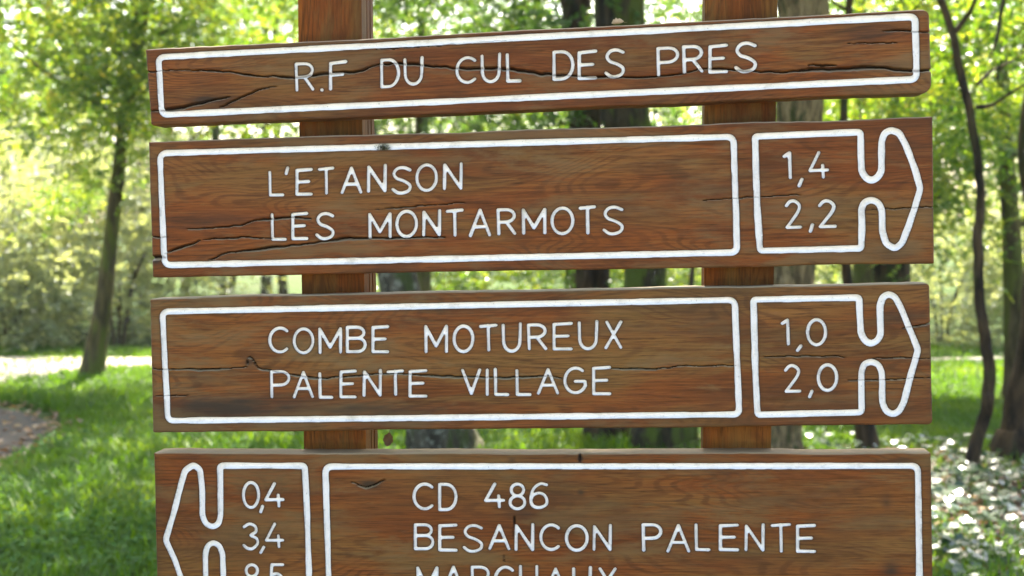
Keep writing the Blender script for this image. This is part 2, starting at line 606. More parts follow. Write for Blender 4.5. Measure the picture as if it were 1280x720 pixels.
B2 = dict(
    corners=[(185, 177), (1166, 146), (1168, 329), (190.5, 346.5)], slope=-.027, rad=(.002, .003, .003, .004),
    frames=[('border', rounded([(199.5, 191.5), (917, 170.8), (921.5, 315.5), (205.5, 331.5)], 9)),
            ('arrow_border', closed_smooth([(944, 170.5), (1076, 165), (1076, 190), (1077, 214), (1082, 222), (1089.5, 226), (1097, 222), (1102, 214), (1102, 176), (1106, 166),
                                            (1114, 162.5), (1124, 166), (1132.5, 182), (1144, 212), (1150.5, 236), (1144, 258), (1135, 285), (1127.5, 304), (1119, 311),
                                            (1108, 305), (1103, 289), (1102.5, 262), (1098, 253), (1089, 249.5), (1080, 253), (1076.5, 262), (1077.5, 280), (1076.5, 310.5),
                                            (950, 313.5), (946.5, 260)]))],
    letters=[('L', 337, 353.5, 215, 243.5), ('E', 371, 389, 212.5, 242.5), ('T', 399, 416, 210.5, 241.5), ('A', 427.5, 451, 210, 240.5),
             ('N', 460.5, 481.5, 208.5, 238.5), ('S', 491, 513, 209.5, 241), ('O', 521, 545.5, 206, 238), ('N', 555.5, 576.5, 206, 235.5),
             ('L', 340, 356.5, 268, 299), ('E', 366, 383.5, 267.5, 298), ('S', 396, 416.5, 267, 298), ('M', 462, 487.5, 267.5, 296),
             ('O', 496, 520.5, 264, 295.5), ('N', 529.5, 549.5, 265, 293.5), ('T', 559, 577.5, 263, 294), ('A', 588, 612, 262.5, 294),
             ('R', 622.5, 643.5, 262, 292), ('M', 654, 681, 262, 291), ('O', 690, 716, 260, 292), ('T', 725.5, 743, 259, 291), ('S', 755, 778, 259, 292),
             ('1', 980.5, 988, 191, 222), ('4', 1012.5, 1034, 190.5, 222.5), ('2', 983, 1000, 251, 284), ('2', 1024.5, 1043, 251, 283)],
    marks=[[(359.5, 210), (357.5, 217)], [(1002.5, 224), (999, 232)], [(1015.5, 281), (1013, 289)]],
    cracks=[([(235, 287), (295, 282), (320, 275.5), (360, 272.5), (388, 272.5)], 1.3), ([(205, 317), (250, 301)], 1.6),
            ([(262, 325), (282, 317), (320, 313), (340, 310), (382, 305), (440, 298), (495, 297), (556, 296)], 1.9), ([(187, 296), (209, 296)], .9),
            ([(187, 322), (205, 322)], 2.4), ([(252, 300), (300, 297), (345, 298)], .8), ([(470, 262), (580, 253)], .7), ([(1090, 262), (1168, 258)], .6),
            ([(880, 250), (1000, 243)], .6)],
    stains=[(195, 325, 10, 8, .8), (260, 275, 60, 12, .35), (290, 320, 45, 10, .3), (1130, 180, 40, 14, .35), (1110, 320, 50, 9, .4), (780, 250, 130, 14, .2)], seed=5.2, tint=(.92, .81, .56))
B3 = dict(
    corners=[(187, 372.5), (1162, 354), (1166, 531), (190.5, 541)], slope=-.015, rad=(.006, .008, .009, .005),
    frames=[('border', rounded([(203, 389.5), (918.5, 374.8), (924, 518), (209.5, 526)], 8)),
            ('arrow_border', closed_smooth([(942, 374.5), (1074, 372), (1074.5, 390), (1076, 416), (1081, 426), (1089, 430), (1097, 426), (1101, 418), (1100, 382), (1104, 371),
                                            (1111, 367.5), (1119, 371), (1126, 384), (1137.5, 412.5), (1147.5, 437.5), (1139, 467.5), (1130, 502.5), (1124, 514), (1116, 518),
                                            (1107.5, 514), (1103, 504), (1102.5, 466), (1098, 455.5), (1089, 452), (1080, 455), (1077, 465), (1077, 515.3), (947, 518.5), (944, 460)]))],
    letters=[('C', 337, 360, 410, 440), ('O', 367.5, 391, 411, 441), ('M', 399.5, 425.5, 411, 440.5), ('B', 434, 456.5, 409, 439.5), ('E', 466, 484.5, 409, 439.5),
             ('M', 532, 558, 408, 439.5), ('O', 567.5, 591, 407.5, 439.5), ('T', 600.5, 620, 407, 437.5), ('U', 629, 650.5, 406.5, 439), ('R', 660.5, 682, 406, 436),
             ('E', 692.5, 714, 405, 436), ('U', 724, 746, 403.5, 436), ('X', 757.5, 776, 402.5, 434.5),
             ('P', 339, 361, 464.5, 496), ('A', 367.5, 390.5, 465.5, 496), ('L', 399.5, 414.5, 467, 496.5), ('E', 426, 444, 464.5, 496), ('N', 455, 475.5, 464.5, 494),
             ('T', 485, 503, 464, 493), ('E', 512.5, 532.5, 464, 495), ('V', 578, 599.5, 462.5, 492), ('I', 609, 609.5, 462.5, 493), ('L', 619, 634.5, 461.5, 493),
             ('L', 646, 662.5, 463, 493), ('A', 673, 697, 462, 491.5), ('G', 706, 731, 460, 491), ('E', 742, 762, 460, 492),
             ('1', 978, 985.5, 400, 430), ('0', 1009.5, 1032, 399.5, 431), ('2', 982, 999, 457, 489), ('0', 1023, 1046, 456, 488)],
    marks=[[(1001, 432.5), (997, 438)], [(1015, 489), (1012, 496)]],
    cracks=[([(187, 461), (250, 462), (297, 460), (308, 458)], 1.1), ([(308, 458), (311, 447), (316, 450), (322, 459), (336, 463), (390, 472.5), (440, 470), (470, 467.5), (505, 468), (535, 470), (600, 471.5), (640, 472), (675, 470), (702, 473)], 1.25),
            ([(762, 460.5), (815, 461), (865, 457.5), (920, 457)], 1.0), ([(955, 446), (1010, 445), (1056, 446)], .9), ([(1128, 411), (1164, 404)], 1.1),
            ([(1060, 476), (1164, 472)], .7), ([(195, 495), (235, 495)], .6), ([(1090, 448), (1164, 447)], .6)],
    stains=[(300, 508, 90, 14, 1.), (440, 512, 110, 9, .6), (250, 478, 30, 10, .3), (312, 452, 9, 8, .7), (560, 385, 90, 5, .4), (1130, 395, 40, 12, .4), (1140, 520, 30, 10, .3), (820, 380, 90, 6, .3)], seed=9.1, tint=(.93, .87, .60))
B4 = dict(
    corners=[(192, 566.5), (1164, 566.5), (1167, 788), (197, 788)], slope=0.0, rad=(.002, .003, .004, .004),
    frames=[('arrow_border', closed_smooth([(207, 675), (217.5, 640), (226, 605), (231.5, 588), (242, 581), (250, 587), (252.5, 612), (253, 645), (257.5, 655), (265.5, 659), (273, 655), (275.5, 645),
                                            (275, 582), (381, 582.3), (384, 650), (387.5, 770), (281, 770), (279, 722), (278, 693), (274, 682), (266.5, 678), (259.5, 682), (256.5, 693), (257, 745), (254, 764), (247, 770),
                                            (238, 762), (226, 722), (217.5, 698)])),
            ('border', rounded([(406.5, 583.2), (1147.5, 582.5), (1150, 770), (412, 770)], 9))],
    letters=[('0', 304, 323, 603, 634.5), ('4', 332, 353, 604.5, 633.5), ('3', 304.5, 322, 655, 686), ('4', 332.5, 353, 655, 684.5), ('8', 306, 323, 706, 737), ('5', 338, 353, 706, 737),
             ('C', 517.5, 541.5, 605, 636), ('D', 549.5, 570, 605.5, 637), ('4', 607, 629, 605, 634.5), ('8', 637.5, 656, 605, 636), ('6', 663, 684, 604, 634.5),
             ('B', 519, 541, 656, 686), ('E', 549.5, 570, 657, 687.5), ('S', 580, 602.5, 657, 689), ('A', 612, 636, 657, 686), ('N', 645, 666, 657, 687), ('C', 676, 699.5, 656, 687), ('O', 708, 734, 657, 688), ('N', 742.5, 763, 658, 687),
             ('P', 804, 826, 656, 687.5), ('A', 835, 861, 657, 689), ('L', 870, 886, 656, 687), ('E', 900.5, 922, 657, 687), ('N', 932.5, 954, 657.5, 687.5), ('T', 965, 987, 656, 689), ('E', 997, 1018, 657.5, 689),
             ('M', 522, 546, 710, 741), ('A', 554, 579.5, 709, 741), ('R', 590, 611, 709, 741), ('C', 619, 642, 709, 741), ('H', 650.5, 671, 708, 741), ('A', 682, 707, 711, 741), ('U', 717, 738, 711, 741), ('X', 749, 769, 711, 741)],
    marks=[[(328, 633), (325.5, 640)], [(329.5, 684), (325.5, 691)], [(329.5, 734), (325.5, 741)]],
    cracks=[([(448, 606), (458, 609), (467, 607), (481, 599)], 1.3), ([(725, 566), (725.5, 578)], 2.2), ([(440, 603), (452, 608)], .8), ([(644, 640), (642, 665), (643, 680)], .8), ([(630, 690), (630, 703)], .5)],
    stains=[(462, 606, 14, 6, .8), (725, 572, 4, 6, .9), (726, 616, 5, 5, .6), (655, 641, 16, 10, .35), (1108, 626, 6, 10, .55), (1114, 712, 10, 12, .7), (1125, 575, 22, 4, .5), (640, 576, 5, 4, .5), (700, 610, 24, 14, .3)], seed=14.4, tint=(.88, .76, .48))

PAINT = paint_material()
HW_FRAME, HW_LETTER = .0047, .0024


def build_board(spec, name='sign_board', label=None):
    C = [to_plane(*c) for c in spec['corners']]           # TL TR BR BL in the sign frame
    C = np.array(C)
    ctr = C.mean(0)
    ax = (C[1] + C[2] - C[0] - C[3]); ax /= np.linalg.norm(ax)
    tilt = math.atan2(ax[1], ax[0])
    az = np.array([-ax[1], ax[0]])

    def loc(st):
        d = np.asarray(st) - ctr
        return np.array([d @ ax, d @ az])
    Q = np.array([loc(c) for c in C])

    def pix(p):
        return loc(to_plane(*p))
    W = np.linalg.norm(Q[1] - Q[0]); H = np.linalg.norm(Q[3] - Q[0])
    nx, nz = int(W / .0024), int(H / .00115)
    a = np.linspace(0, 1, nx + 1); b = np.linspace(0, 1, nz + 1)
    A, B = np.meshgrid(a, b)                              # b: 0 top .. 1 bottom
    # round the outline's corners
    for ci, (ca, cb) in enumerate([(0, 0), (1, 0), (1, 1), (0, 1)]):
        r = spec['rad'][ci]
        ex = np.abs(A - ca) * W; ey = np.abs(B - cb) * H
        m = (ex < r) & (ey < r)
        px, py = (r - ex[m]), (r - ey[m])
        mx = np.maximum(px, py); ln = np.hypot(px, py) + 1e-12
        px, py = px * mx / ln, py * mx / ln
        sa = 1 if ca == 0 else -1; sb = 1 if cb == 0 else -1
        A[m] = ca + sa * (r - px) / W; B[m] = cb + sb * (r - py) / H
    P = (Q[0][None, None] * ((1 - A) * (1 - B))[..., None] + Q[1] * (A * (1 - B))[..., None]
         + Q[2] * (A * B)[..., None] + Q[3] * ((1 - A) * B)[..., None])
    X, Z = P[..., 0].copy(), P[..., 1].copy()
    sd = int(spec['seed'] * 10)
    # uneven sawn edges
    e_t = np.clip(1 - B * H / .02, 0, 1); e_b = np.clip(1 - (1 - B) * H / .02, 0, 1)
    Z += (e_t * (vnoise(X * 9, X * 0 + 1, sd) - .5) + e_b * (vnoise(X * 9, X * 0 + 7, sd) - .5)) * .0022
    Z += (e_t * (vnoise(X * 60, X * 0 + 1, sd) - .5) + e_b * (vnoise(X * 60, X * 0 + 7, sd) - .5)) * .0008
    x, z = X.ravel(), Z.ravel()
    n = len(x)
    # distance to the routed lines
    D = np.full(n, 1.0); F = np.full(n, .05); OWN = np.full(n, -1)
    items = []

    def add_strokes(nm, strokes, hw):
        k = len(items); items.append((nm, hw))
        wob = .0008 if hw > .004 else .0004
        for S in strokes:
            S = np.array([pix(p) for p in S])
            for p, q in zip(S[:-1], S[1:]):
                lo = np.minimum(p, q) - .02; hi = np.maximum(p, q) + .02
                idx = np.nonzero((x > lo[0]) & (x < hi[0]) & (z > lo[1]) & (z < hi[1]))[0]
                if not len(idx): continue
                d = q - p; L = d @ d + 1e-14
                tt = np.clip(((x[idx] - p[0]) * d[0] + (z[idx] - p[1]) * d[1]) / L, 0, 1)
                dist = np.hypot(x[idx] - p[0] - tt * d[0], z[idx] - p[1] - tt * d[1])
                w = hw + wob * 2 * ((vnoise(x[idx] * 70 + k, z[idx] * 70, 5 + sd) + vnoise(x[idx] * 22 + k, z[idx] * 22, 6 + sd)) * .5 - .5)
                f = dist - w
                m = f < F[idx]
                j = idx[m]
                F[j] = f[m]; OWN[j] = k; D[j] = dist[m]
    for nm, pts in spec['frames']:
        add_strokes(nm, [pts], HW_FRAME)
    for ch, l, r, t, bo in spec['letters']:
        xc = (l + r) / 2
        add_strokes('digit' if ch.isdigit() else 'letter',
                    [[(l + px * (r - l), bo + (t - bo) * pz + spec['slope'] * (px - .5) * (r - l)) for px, pz in S] for S in FONT[ch]], HW_LETTER)
    for S in spec['marks']:
        add_strokes('punctuation_mark', [S], HW_LETTER * 1.05)
    # relief: y > 0 goes into the board
    eW = np.minimum(A, 1 - A).ravel() * W; eH = np.minimum(B, 1 - B).ravel() * H
    e = np.minimum(eW, eH)
    r0 = .0032
    q = np.clip(1 - e / r0, 0, 1)
    y = r0 * (1 - np.sqrt(np.clip(1 - q * q, 0, 1)))
    y += (vnoise(x * 5, z * 25, sd + 1) - .5) * .0012 + (vnoise(x * 14, z * 150, sd + 2) - .5) * .0006
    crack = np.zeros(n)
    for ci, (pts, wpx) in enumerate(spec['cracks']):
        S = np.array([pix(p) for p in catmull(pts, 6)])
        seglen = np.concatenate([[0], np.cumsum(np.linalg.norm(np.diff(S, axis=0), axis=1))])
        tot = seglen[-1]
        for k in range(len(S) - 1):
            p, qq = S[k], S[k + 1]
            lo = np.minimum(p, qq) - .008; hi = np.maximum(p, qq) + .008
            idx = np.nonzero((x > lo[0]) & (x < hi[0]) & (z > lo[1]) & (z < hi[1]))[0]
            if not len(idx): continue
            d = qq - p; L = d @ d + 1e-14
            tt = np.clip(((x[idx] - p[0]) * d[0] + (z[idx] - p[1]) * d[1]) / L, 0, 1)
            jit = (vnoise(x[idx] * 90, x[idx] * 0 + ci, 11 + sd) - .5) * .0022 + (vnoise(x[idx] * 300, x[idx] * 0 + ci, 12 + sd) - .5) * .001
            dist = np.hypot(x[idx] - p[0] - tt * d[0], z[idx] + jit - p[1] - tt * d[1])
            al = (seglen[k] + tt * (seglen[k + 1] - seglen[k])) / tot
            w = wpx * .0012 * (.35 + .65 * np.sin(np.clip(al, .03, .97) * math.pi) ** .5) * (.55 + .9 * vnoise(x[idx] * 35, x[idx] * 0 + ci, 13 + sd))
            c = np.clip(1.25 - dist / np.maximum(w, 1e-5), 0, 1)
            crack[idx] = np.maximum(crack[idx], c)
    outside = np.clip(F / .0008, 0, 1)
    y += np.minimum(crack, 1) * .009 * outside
    stain = np.zeros(n)
    for (u, v, ru, rv, s) in spec['stains']:
        c = pix((u, v))
        ru, rv = ru * .0012, rv * .0012
        nn = vnoise(x * 40, z * 160, 21 + sd) * .8 + vnoise(x * 15, z * 50, 22 + sd) * .8
        g = np.exp(-((x - c[0]) / ru) ** 2 - ((z - c[1]) / rv) ** 2) * s
        stain = np.maximum(stain, np.clip(g * (nn + .35), 0, 1))
    rim = np.exp(-e / .007) * (.25 + .75 * vnoise(x * 28, z * 28, sd + 31)) * .6
    stain = np.maximum(stain, rim)
    edge = np.exp(-np.clip(F, 0, 1) / .0013)
    # ---- marching over the cells: board outside, paint inside
    N1 = nx + 1
    i0 = (np.arange(nz)[:, None] * N1 + np.arange(nx)[None]).ravel()
    cells = np.stack([i0, i0 + N1, i0 + N1 + 1, i0 + 1], 1)      # counter-clockwise from the front
    neg = F[cells] < 0
    s = neg.sum(1)
    out_cells = cells[s == 0]
    in_cells = cells[s == 4]
    mixed = cells[(s > 0) & (s < 4)]
    vx, vz = list(x), list(z)
    ed = {}
    ex_v = []           # (x, z, yboard)

    def cut(i, j):
        key = (i, j) if i < j else (j, i)
        if key not in ed:
            i, j = key
            k = F[i] / (F[i] - F[j])
            k = min(max(k, .02), .98)
            ed[key] = n + len(ex_v)
            ex_v.append((x[i] + k * (x[j] - x[i]), z[i] + k * (z[j] - z[i]), y[i] + k * (y[j] - y[i]), stain[i], min(i, j)))
        return ed[key]
    bpolys, ppolys, segs = [], [], []
    for c in mixed:
        bp, pp, cc = [], [], []
        for k in range(4):
            i, j = int(c[k]), int(c[(k + 1) % 4])
            ni, nj = F[i] < 0, F[j] < 0
            (pp if ni else bp).append(i)
            if ni != nj:
                w = cut(i, j); bp.append(w); pp.append(w); cc.append(w)
        own = max(((-F[i], OWN[i]) for i in c if F[i] < 0))[1]
        bpolys.append(bp); ppolys.append((own, pp))
        if len(cc) == 2: segs.append((cc, bp))
    E = np.array(ex_v) if ex_v else np.zeros((0, 5))
    VX = np.concatenate([x, E[:, 0]]); VZ = np.concatenate([z, E[:, 1]])
    VY = np.concatenate([y, E[:, 2]])
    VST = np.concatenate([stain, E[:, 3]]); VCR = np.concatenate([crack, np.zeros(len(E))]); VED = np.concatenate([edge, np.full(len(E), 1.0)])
    # ---- board mesh
    LIP = .0010
    V = np.stack([VX, VY, VZ], 1)
    nb = len(V)
    skirt = {}
    sk_v = []

    def sk(w):
        if w not in skirt:
            skirt[w] = nb + len(sk_v)
            sk_v.append((V[w, 0], V[w, 1] + LIP * 1.6, V[w, 2]))
        return skirt[w]
    skf = []
    for (cc, bp) in segs:
        # direction: as they appear in the board polygon
        ia = bp.index(cc[0])
        p, q = (cc[0], cc[1]) if bp[(ia + 1) % len(bp)] == cc[1] else (cc[1], cc[0])
        skf.append((q, p, sk(p), sk(q)))
    # sides and back
    ring = list(range(0, nx + 1)) + [r * N1 + nx for r in range(1, nz + 1)] + [nz * N1 + c for c in range(nx - 1, -1, -1)] + [r * N1 for r in range(nz - 1, 0, -1)]
    ring = np.array(ring)
    base = nb + len(sk_v)
    mids = []
    back = V[ring].copy(); back[:, 1] = THICK
    allv = np.concatenate([V, np.array(sk_v) if sk_v else np.zeros((0, 3)), back])
    m = len(ring)
    kk = np.arange(m)
    sides = np.stack([ring, ring[(kk + 1) % m], base + (kk + 1) % m, base + kk], 1)
    faces = [tuple(f) for f in out_cells.tolist()] + [tuple(p) for p in bpolys] + skf
    nsm = len(faces)
    faces += [tuple(f) for f in sides.tolist()] + [tuple(range(base + m - 1, base - 1, -1))]
    nex = len(allv) - nb
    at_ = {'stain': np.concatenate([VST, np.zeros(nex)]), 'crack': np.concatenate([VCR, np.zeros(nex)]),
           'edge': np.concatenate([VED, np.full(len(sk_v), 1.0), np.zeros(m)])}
    sm = np.zeros(len(faces), bool); sm[:nsm] = True
    mat = wood_material('routed_oak_board', 'x', spec['tint'], seed=spec['seed'])
    me = mesh_np('sign_board', allv, faces, at_, sm, mat)
    # drop the loose vertices under the paint
    o = obj(name, me, signpost, (ctr[0], FRONT, ctr[1]))
    o.rotation_euler = (0, -tilt, 0)
    if label: o['label'] = label
    # ---- paint meshes, one per letter
    own_in = OWN[in_cells[np.arange(len(in_cells)), F[in_cells].argmin(1)]] if len(in_cells) else np.zeros(0)
    for k, (nm, hw) in enumerate(items):
        fs = [tuple(f) for f in in_cells[own_in == k].tolist()] + [tuple(p) for ow, p in ppolys if ow == k]
        if not fs: continue
        used = sorted({i for f in fs for i in f})
        remap = {i: j for j, i in enumerate(used)}
        u = np.array(used)
        dep = np.zeros(len(u))
        g = u < n
        inside = np.clip(-F[u[g]] / hw, 0, 1)
        mx = .0052 if hw > .004 else .0034
        dep[g] = mx * np.sqrt(np.clip(1 - (1 - inside) ** 2, 0, 1))
        pv = np.stack([VX[u], VY[u] * np.where(g, .6, 1) + LIP + dep, VZ[u]], 1)
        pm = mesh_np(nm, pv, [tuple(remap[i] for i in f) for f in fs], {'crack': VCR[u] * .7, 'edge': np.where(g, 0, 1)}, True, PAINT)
        obj(nm, pm, o)
    return o, pix, ctr, tilt


boards = []
for sp_, lab in ((B1, 'topmost narrow board, cracked along its length'), (B2, 'wide board with right-pointing arrow and long checks at its lower left'),
                 (B3, 'wide board with right-pointing arrow and a dark stain at its lower left'), (B4, 'tall lowest board with left-pointing arrow')):
    boards.append(build_board(sp_, 'sign_board', lab))


def prune(me):
    import bmesh
    bm = bmesh.new(); bm.from_mesh(me)
    bmesh.ops.delete(bm, geom=[v for v in bm.verts if not v.link_faces], context='VERTS')
    bm.to_mesh(me); bm.free()


for b in boards: prune(b[0].data)

POST_BASE = [(.0, (.10, .036, .012)), (.35, (.19, .066, .018)), (.55, (.25, .086, .020)), (.75, (.26, .105, .030)), (1., (.26, .140, .060))]


def build_post(top_l, top_r, bot_l, bot_r, v_top, v_bot, depth, seed):
    off = THICK - .001
    tl, tr = to_plane(top_l, v_top, off), to_plane(top_r, v_top, off)
    bl, br = to_plane(bot_l, v_bot, off), to_plane(bot_r, v_bot, off)

    def edge(p, q, zz):
        k = (zz - q[1]) / (p[1] - q[1])
        return q[0] + k * (p[0] - q[0])
    z1 = tl[1] + .16
    z0 = -.35
    levels = np.linspace(z0, z1, 40)
    g = .0035
    # outline of the section from the front left round: (side, depth fraction, inset)
    right = [(0, g * .8), (.003, 0), (.40, 0), (.41, g * 1.6), (.45, g * 1.6), (.46, 0), (.66, 0), (.67, g * 2), (.73, g * 2), (.74, 0), (.985, 0), (1, g * .8)]
    sec = [('l', f, i) for f, i in right[::-1]] + [('r', f, i) for f, i in right]
    V, F = [], []
    m = len(sec)
    c0 = (edge(bl, bl * 0 + bl, 0) if False else (bl[0] + br[0]) / 2)
    for zz in levels:
        xl, xr = edge(tl, bl, zz), edge(tr, br, zz)
        for s_, f, i in sec:
            jit = (vnoise(zz * 8 + seed, f * 3, 31) - .5) * .0015
            xx = xl + i if s_ == 'l' else xr - i
            V.append((xx - c0 + jit, f * depth, zz))
    for r in range(len(levels) - 1):
        for k in range(m):
            a_, b_ = r * m + k, r * m + (k + 1) % m
            F.append((a_, b_, b_ + m, a_ + m))
    F.append(tuple(range(m - 1, -1, -1)))
    F.append(tuple(range((len(levels) - 1) * m, len(levels) * m)))
    mat = wood_material('post_oak', 'z', (.76, .60, .26), seed=seed, base=POST_BASE)
    me = mesh_np('post', V, F, {'stain': np.zeros(len(V)), 'edge': np.zeros(len(V)), 'crack': np.zeros(len(V))}, False, mat)
    return obj('post', me, signpost, (c0, FRONT + off, 0))


post_l = build_post(372, 451.5, 380, 457.5, 0, 550, .088, 3.0)
post_r = build_post(881, 972, 879, 964, 0, 550, .088, 7.0)

# tuft of moss in the routed line of the second board
moss_mat = bark_material('tuft_moss', (.06, .075, .03), (.20, .21, .12), 0)
b2, pix2, _, _ = boards[1]
c = pix2((479, 184.5))
mv, mf = [], []
for k in range(260):
    px, pz = RNG.normal(0, .0046), RNG.normal(0, .0030)
    h_, w_ = .0015 + RNG.random() * .0045, .0007
    an = RNG.random() * 6.28
    i = len(mv)
    mv += [(c[0] + px - w_, .0035, c[1] + pz), (c[0] + px + w_, .0035, c[1] + pz), (c[0] + px + math.cos(an) * .0025, .002 - h_, c[1] + pz + math.sin(an) * .002)]
    mf.append((i, i + 1, i + 2))
obj('moss_tuft', mesh_np('moss_tuft', mv, mf, None, False, moss_mat), b2)


# ------------------------------------------------------------------ dry leaves on the sign
def dry_leaf_mesh(size, curl, seed):
    r = np.random.default_rng(seed)
    V, F = [], []
    nu, nv = 9, 5
    for i in range(nu):
        t_ = i / (nu - 1)
        wd = math.sin(math.pi * min(t_ * .96 + .02, 1)) ** .8 * .36 * (1 + .18 * math.sin(t_ * 22 + seed))
        for j in range(nv):
            s_ = j / (nv - 1) * 2 - 1
            V.append(((t_ - .5) * size, s_ * wd * size, (curl * s_ * s_ * wd + curl * .6 * (t_ - .5) ** 2) * size + r.normal(0, .012) * size))
    for i in range(nu - 1):
        for j in range(nv - 1):
            a_ = i * nv + j
            F.append((a_, a_ + nv, a_ + nv + 1, a_ + 1))
    n0 = len(V)
    for i, (px, pw) in enumerate([(-.5, .018), (-.8, .012)]):
        V += [(px * size, -pw * size, 0), (px * size, pw * size, 0)]
    F.append((n0, n0 + 1, n0 + 3, n0 + 2))
    return mesh_np('dry_leaf', V, F, {'rnd': np.full(len(V), .5)}, True)


def dry_leaf_mat(name='dry_leaf_brown', c1=(.045, .022, .010), c2=(.15, .075, .030)):
    t = NT(name)
    n1 = t.noise(t.coords((1, 1, 1)), 160, 4, .6)
    col = t.mix(n1, c1, c2)
    return t.finish(t.principled(col, .7, None, .25))


DRY = dry_leaf_mat()
DRY_PALE = dry_leaf_mat('dry_leaf_pale', (.26, .19, .12), (.48, .40, .29))
m1 = dry_leaf_mesh(.019, .8, 3); m1.materials.append(DRY_PALE)
top1 = to_plane(772, 31, .012)
lf = obj('dry_leaf', m1)
lf.location = ROOT + SX * top1[0] + SY * (FRONT + .012) + Vector((0, 0, top1[1] + .0015))
lf.rotation_euler = (.35, .1, 2.7)
tag(lf, 'small curled pale dry leaf lying on the topmost sign board', 'leaf')
m2 = dry_leaf_mesh(.022, .35, 8); m2.materials.append(DRY)
hang = to_plane(487, 548, .05)
lf2 = obj('dry_leaf', m2)
lf2.location = ROOT + SX * hang[0] + SY * (FRONT + THICK + .001) + Vector((0, 0, hang[1]))
lf2.rotation_euler = (math.pi / 2 + .25, math.pi / 2 + .15, .2)
tag(lf2, 'small brown dead leaf hanging under the third sign board beside its post', 'leaf')


# ------------------------------------------------------------------ trees
def tube(pts, rad, nseg=14, rough=.06, seed=0, flare=None):
    """tapered, lumpy limb along a polyline"""
    P = np.array(pts, float); R = np.array(rad, float)
    C = np.array(catmull(P, 5 if nseg < 20 else 14)); RR = np.interp(np.linspace(0, len(P) - 1, len(C)), np.arange(len(P)), R)
    m = len(C)
    if nseg >= 20:      # a living stem never runs quite smooth
        q_ = np.linspace(0, m / 9, m)
        wob = np.stack([vnoise(q_, q_ * 0 + 1, seed + 8) - .5, vnoise(q_, q_ * 0 + 5, seed + 9) - .5, q_ * 0], 1) + .5 * np.stack([vnoise(q_ * 2.7, q_ * 0 + 2, seed + 8) - .5, vnoise(q_ * 2.7, q_ * 0 + 6, seed + 9) - .5, q_ * 0], 1)
        C = C + wob * np.minimum(RR, .06)[:, None] * .75
    T = np.gradient(C, axis=0); T /= np.linalg.norm(T, axis=1)[:, None] + 1e-9
    U = np.cross(T, np.array([0, 1., .13])); U /= np.linalg.norm(U, axis=1)[:, None] + 1e-9
    Wv = np.cross(T, U)
    al = np.concatenate([[0], np.cumsum(np.linalg.norm(np.diff(C, axis=0), axis=1))])[:, None]
    a = (2 * math.pi * np.arange(nseg) / nseg)[None]
    ca, sa = np.cos(a), np.sin(a)
    kk = 1 + rough * 2 * (vnoise(ca * 1.2 + al * .9 + seed, sa * 1.2 + al * .7 + 9, seed + 3) - .5)
    if nseg >= 20:      # ridged bark
        rg = vnoise(ca * 5.5 + al * 1.1 + 20, sa * 5.5 + al * .9 + 30, seed + 4)
        rg2 = vnoise(ca * 11 + al * 3 + 20, sa * 11 + al * 4 + 30, seed + 5)
        kk = kk + rough * (.9 * np.abs(rg - .5) * 2 + .5 * (rg2 - .5))
    if flare is not None:
        fl = np.clip(1 - al / (al[-1] * .06 + .3), 0, 1) ** 2
        kk = kk + flare * fl * (.35 + .9 * np.clip(np.sin(2.5 * a + seed), 0, 1))
    r_ = RR[:, None] * kk
    V = C[:, None] + U[:, None] * (ca * r_)[..., None] + Wv[:, None] * (sa * r_)[..., None]
    V = V.reshape(-1, 3)
    F = []
    for i in range(m - 1):
        for k in range(nseg):
            a_, b_ = i * nseg + k, i * nseg + (k + 1) % nseg
            F.append((a_, b_, b_ + nseg, a_ + nseg))
    F.append(tuple(range(nseg - 1, -1, -1))); F.append(tuple(range((m - 1) * nseg, m * nseg)))
    return np.array(V), F


def leaves_mesh(name, pos, direc, nrm, size, width, rnd, mat, detail=True):
    """pos: base of each leaf, direc: along the leaf, nrm: its normal"""
    n = len(pos)
    d = direc / (np.linalg.norm(direc, axis=1)[:, None] + 1e-9)
    s = np.cross(d, nrm); s /= np.linalg.norm(s, axis=1)[:, None] + 1e-9
    nn = np.cross(s, d)
    L = size[:, None]; W = (size * width)[:, None]
    if detail:
        prof = [(0, 0, 0), (.32, -.5, .10), (.70, -.36, .06), (1, 0, -.10), (.70, .36, .06), (.32, .5, .10)]
    else:
        prof = [(0, 0, 0), (.42, -.5, .08), (1, 0, -.06), (.42, .5, .08)]
    V = np.stack([pos + d * L * a + s * W * b + nn * L * c_ for a, b, c_ in prof], 1)
    k = len(prof)
    b0 = np.arange(n)[:, None] * k
    if detail:
        F = [np.concatenate([b0 + np.array([[0, 1, 2, 3]]), b0 + np.array([[0, 3, 4, 5]])])]
    else:
        F = [np.concatenate([b0 + np.array([[0, 1, 2]]), b0 + np.array([[0, 2, 3]])])]
    return mesh_np(name, V.reshape(-1, 3), F, {'rnd': np.repeat(rnd, k)}, False, mat)


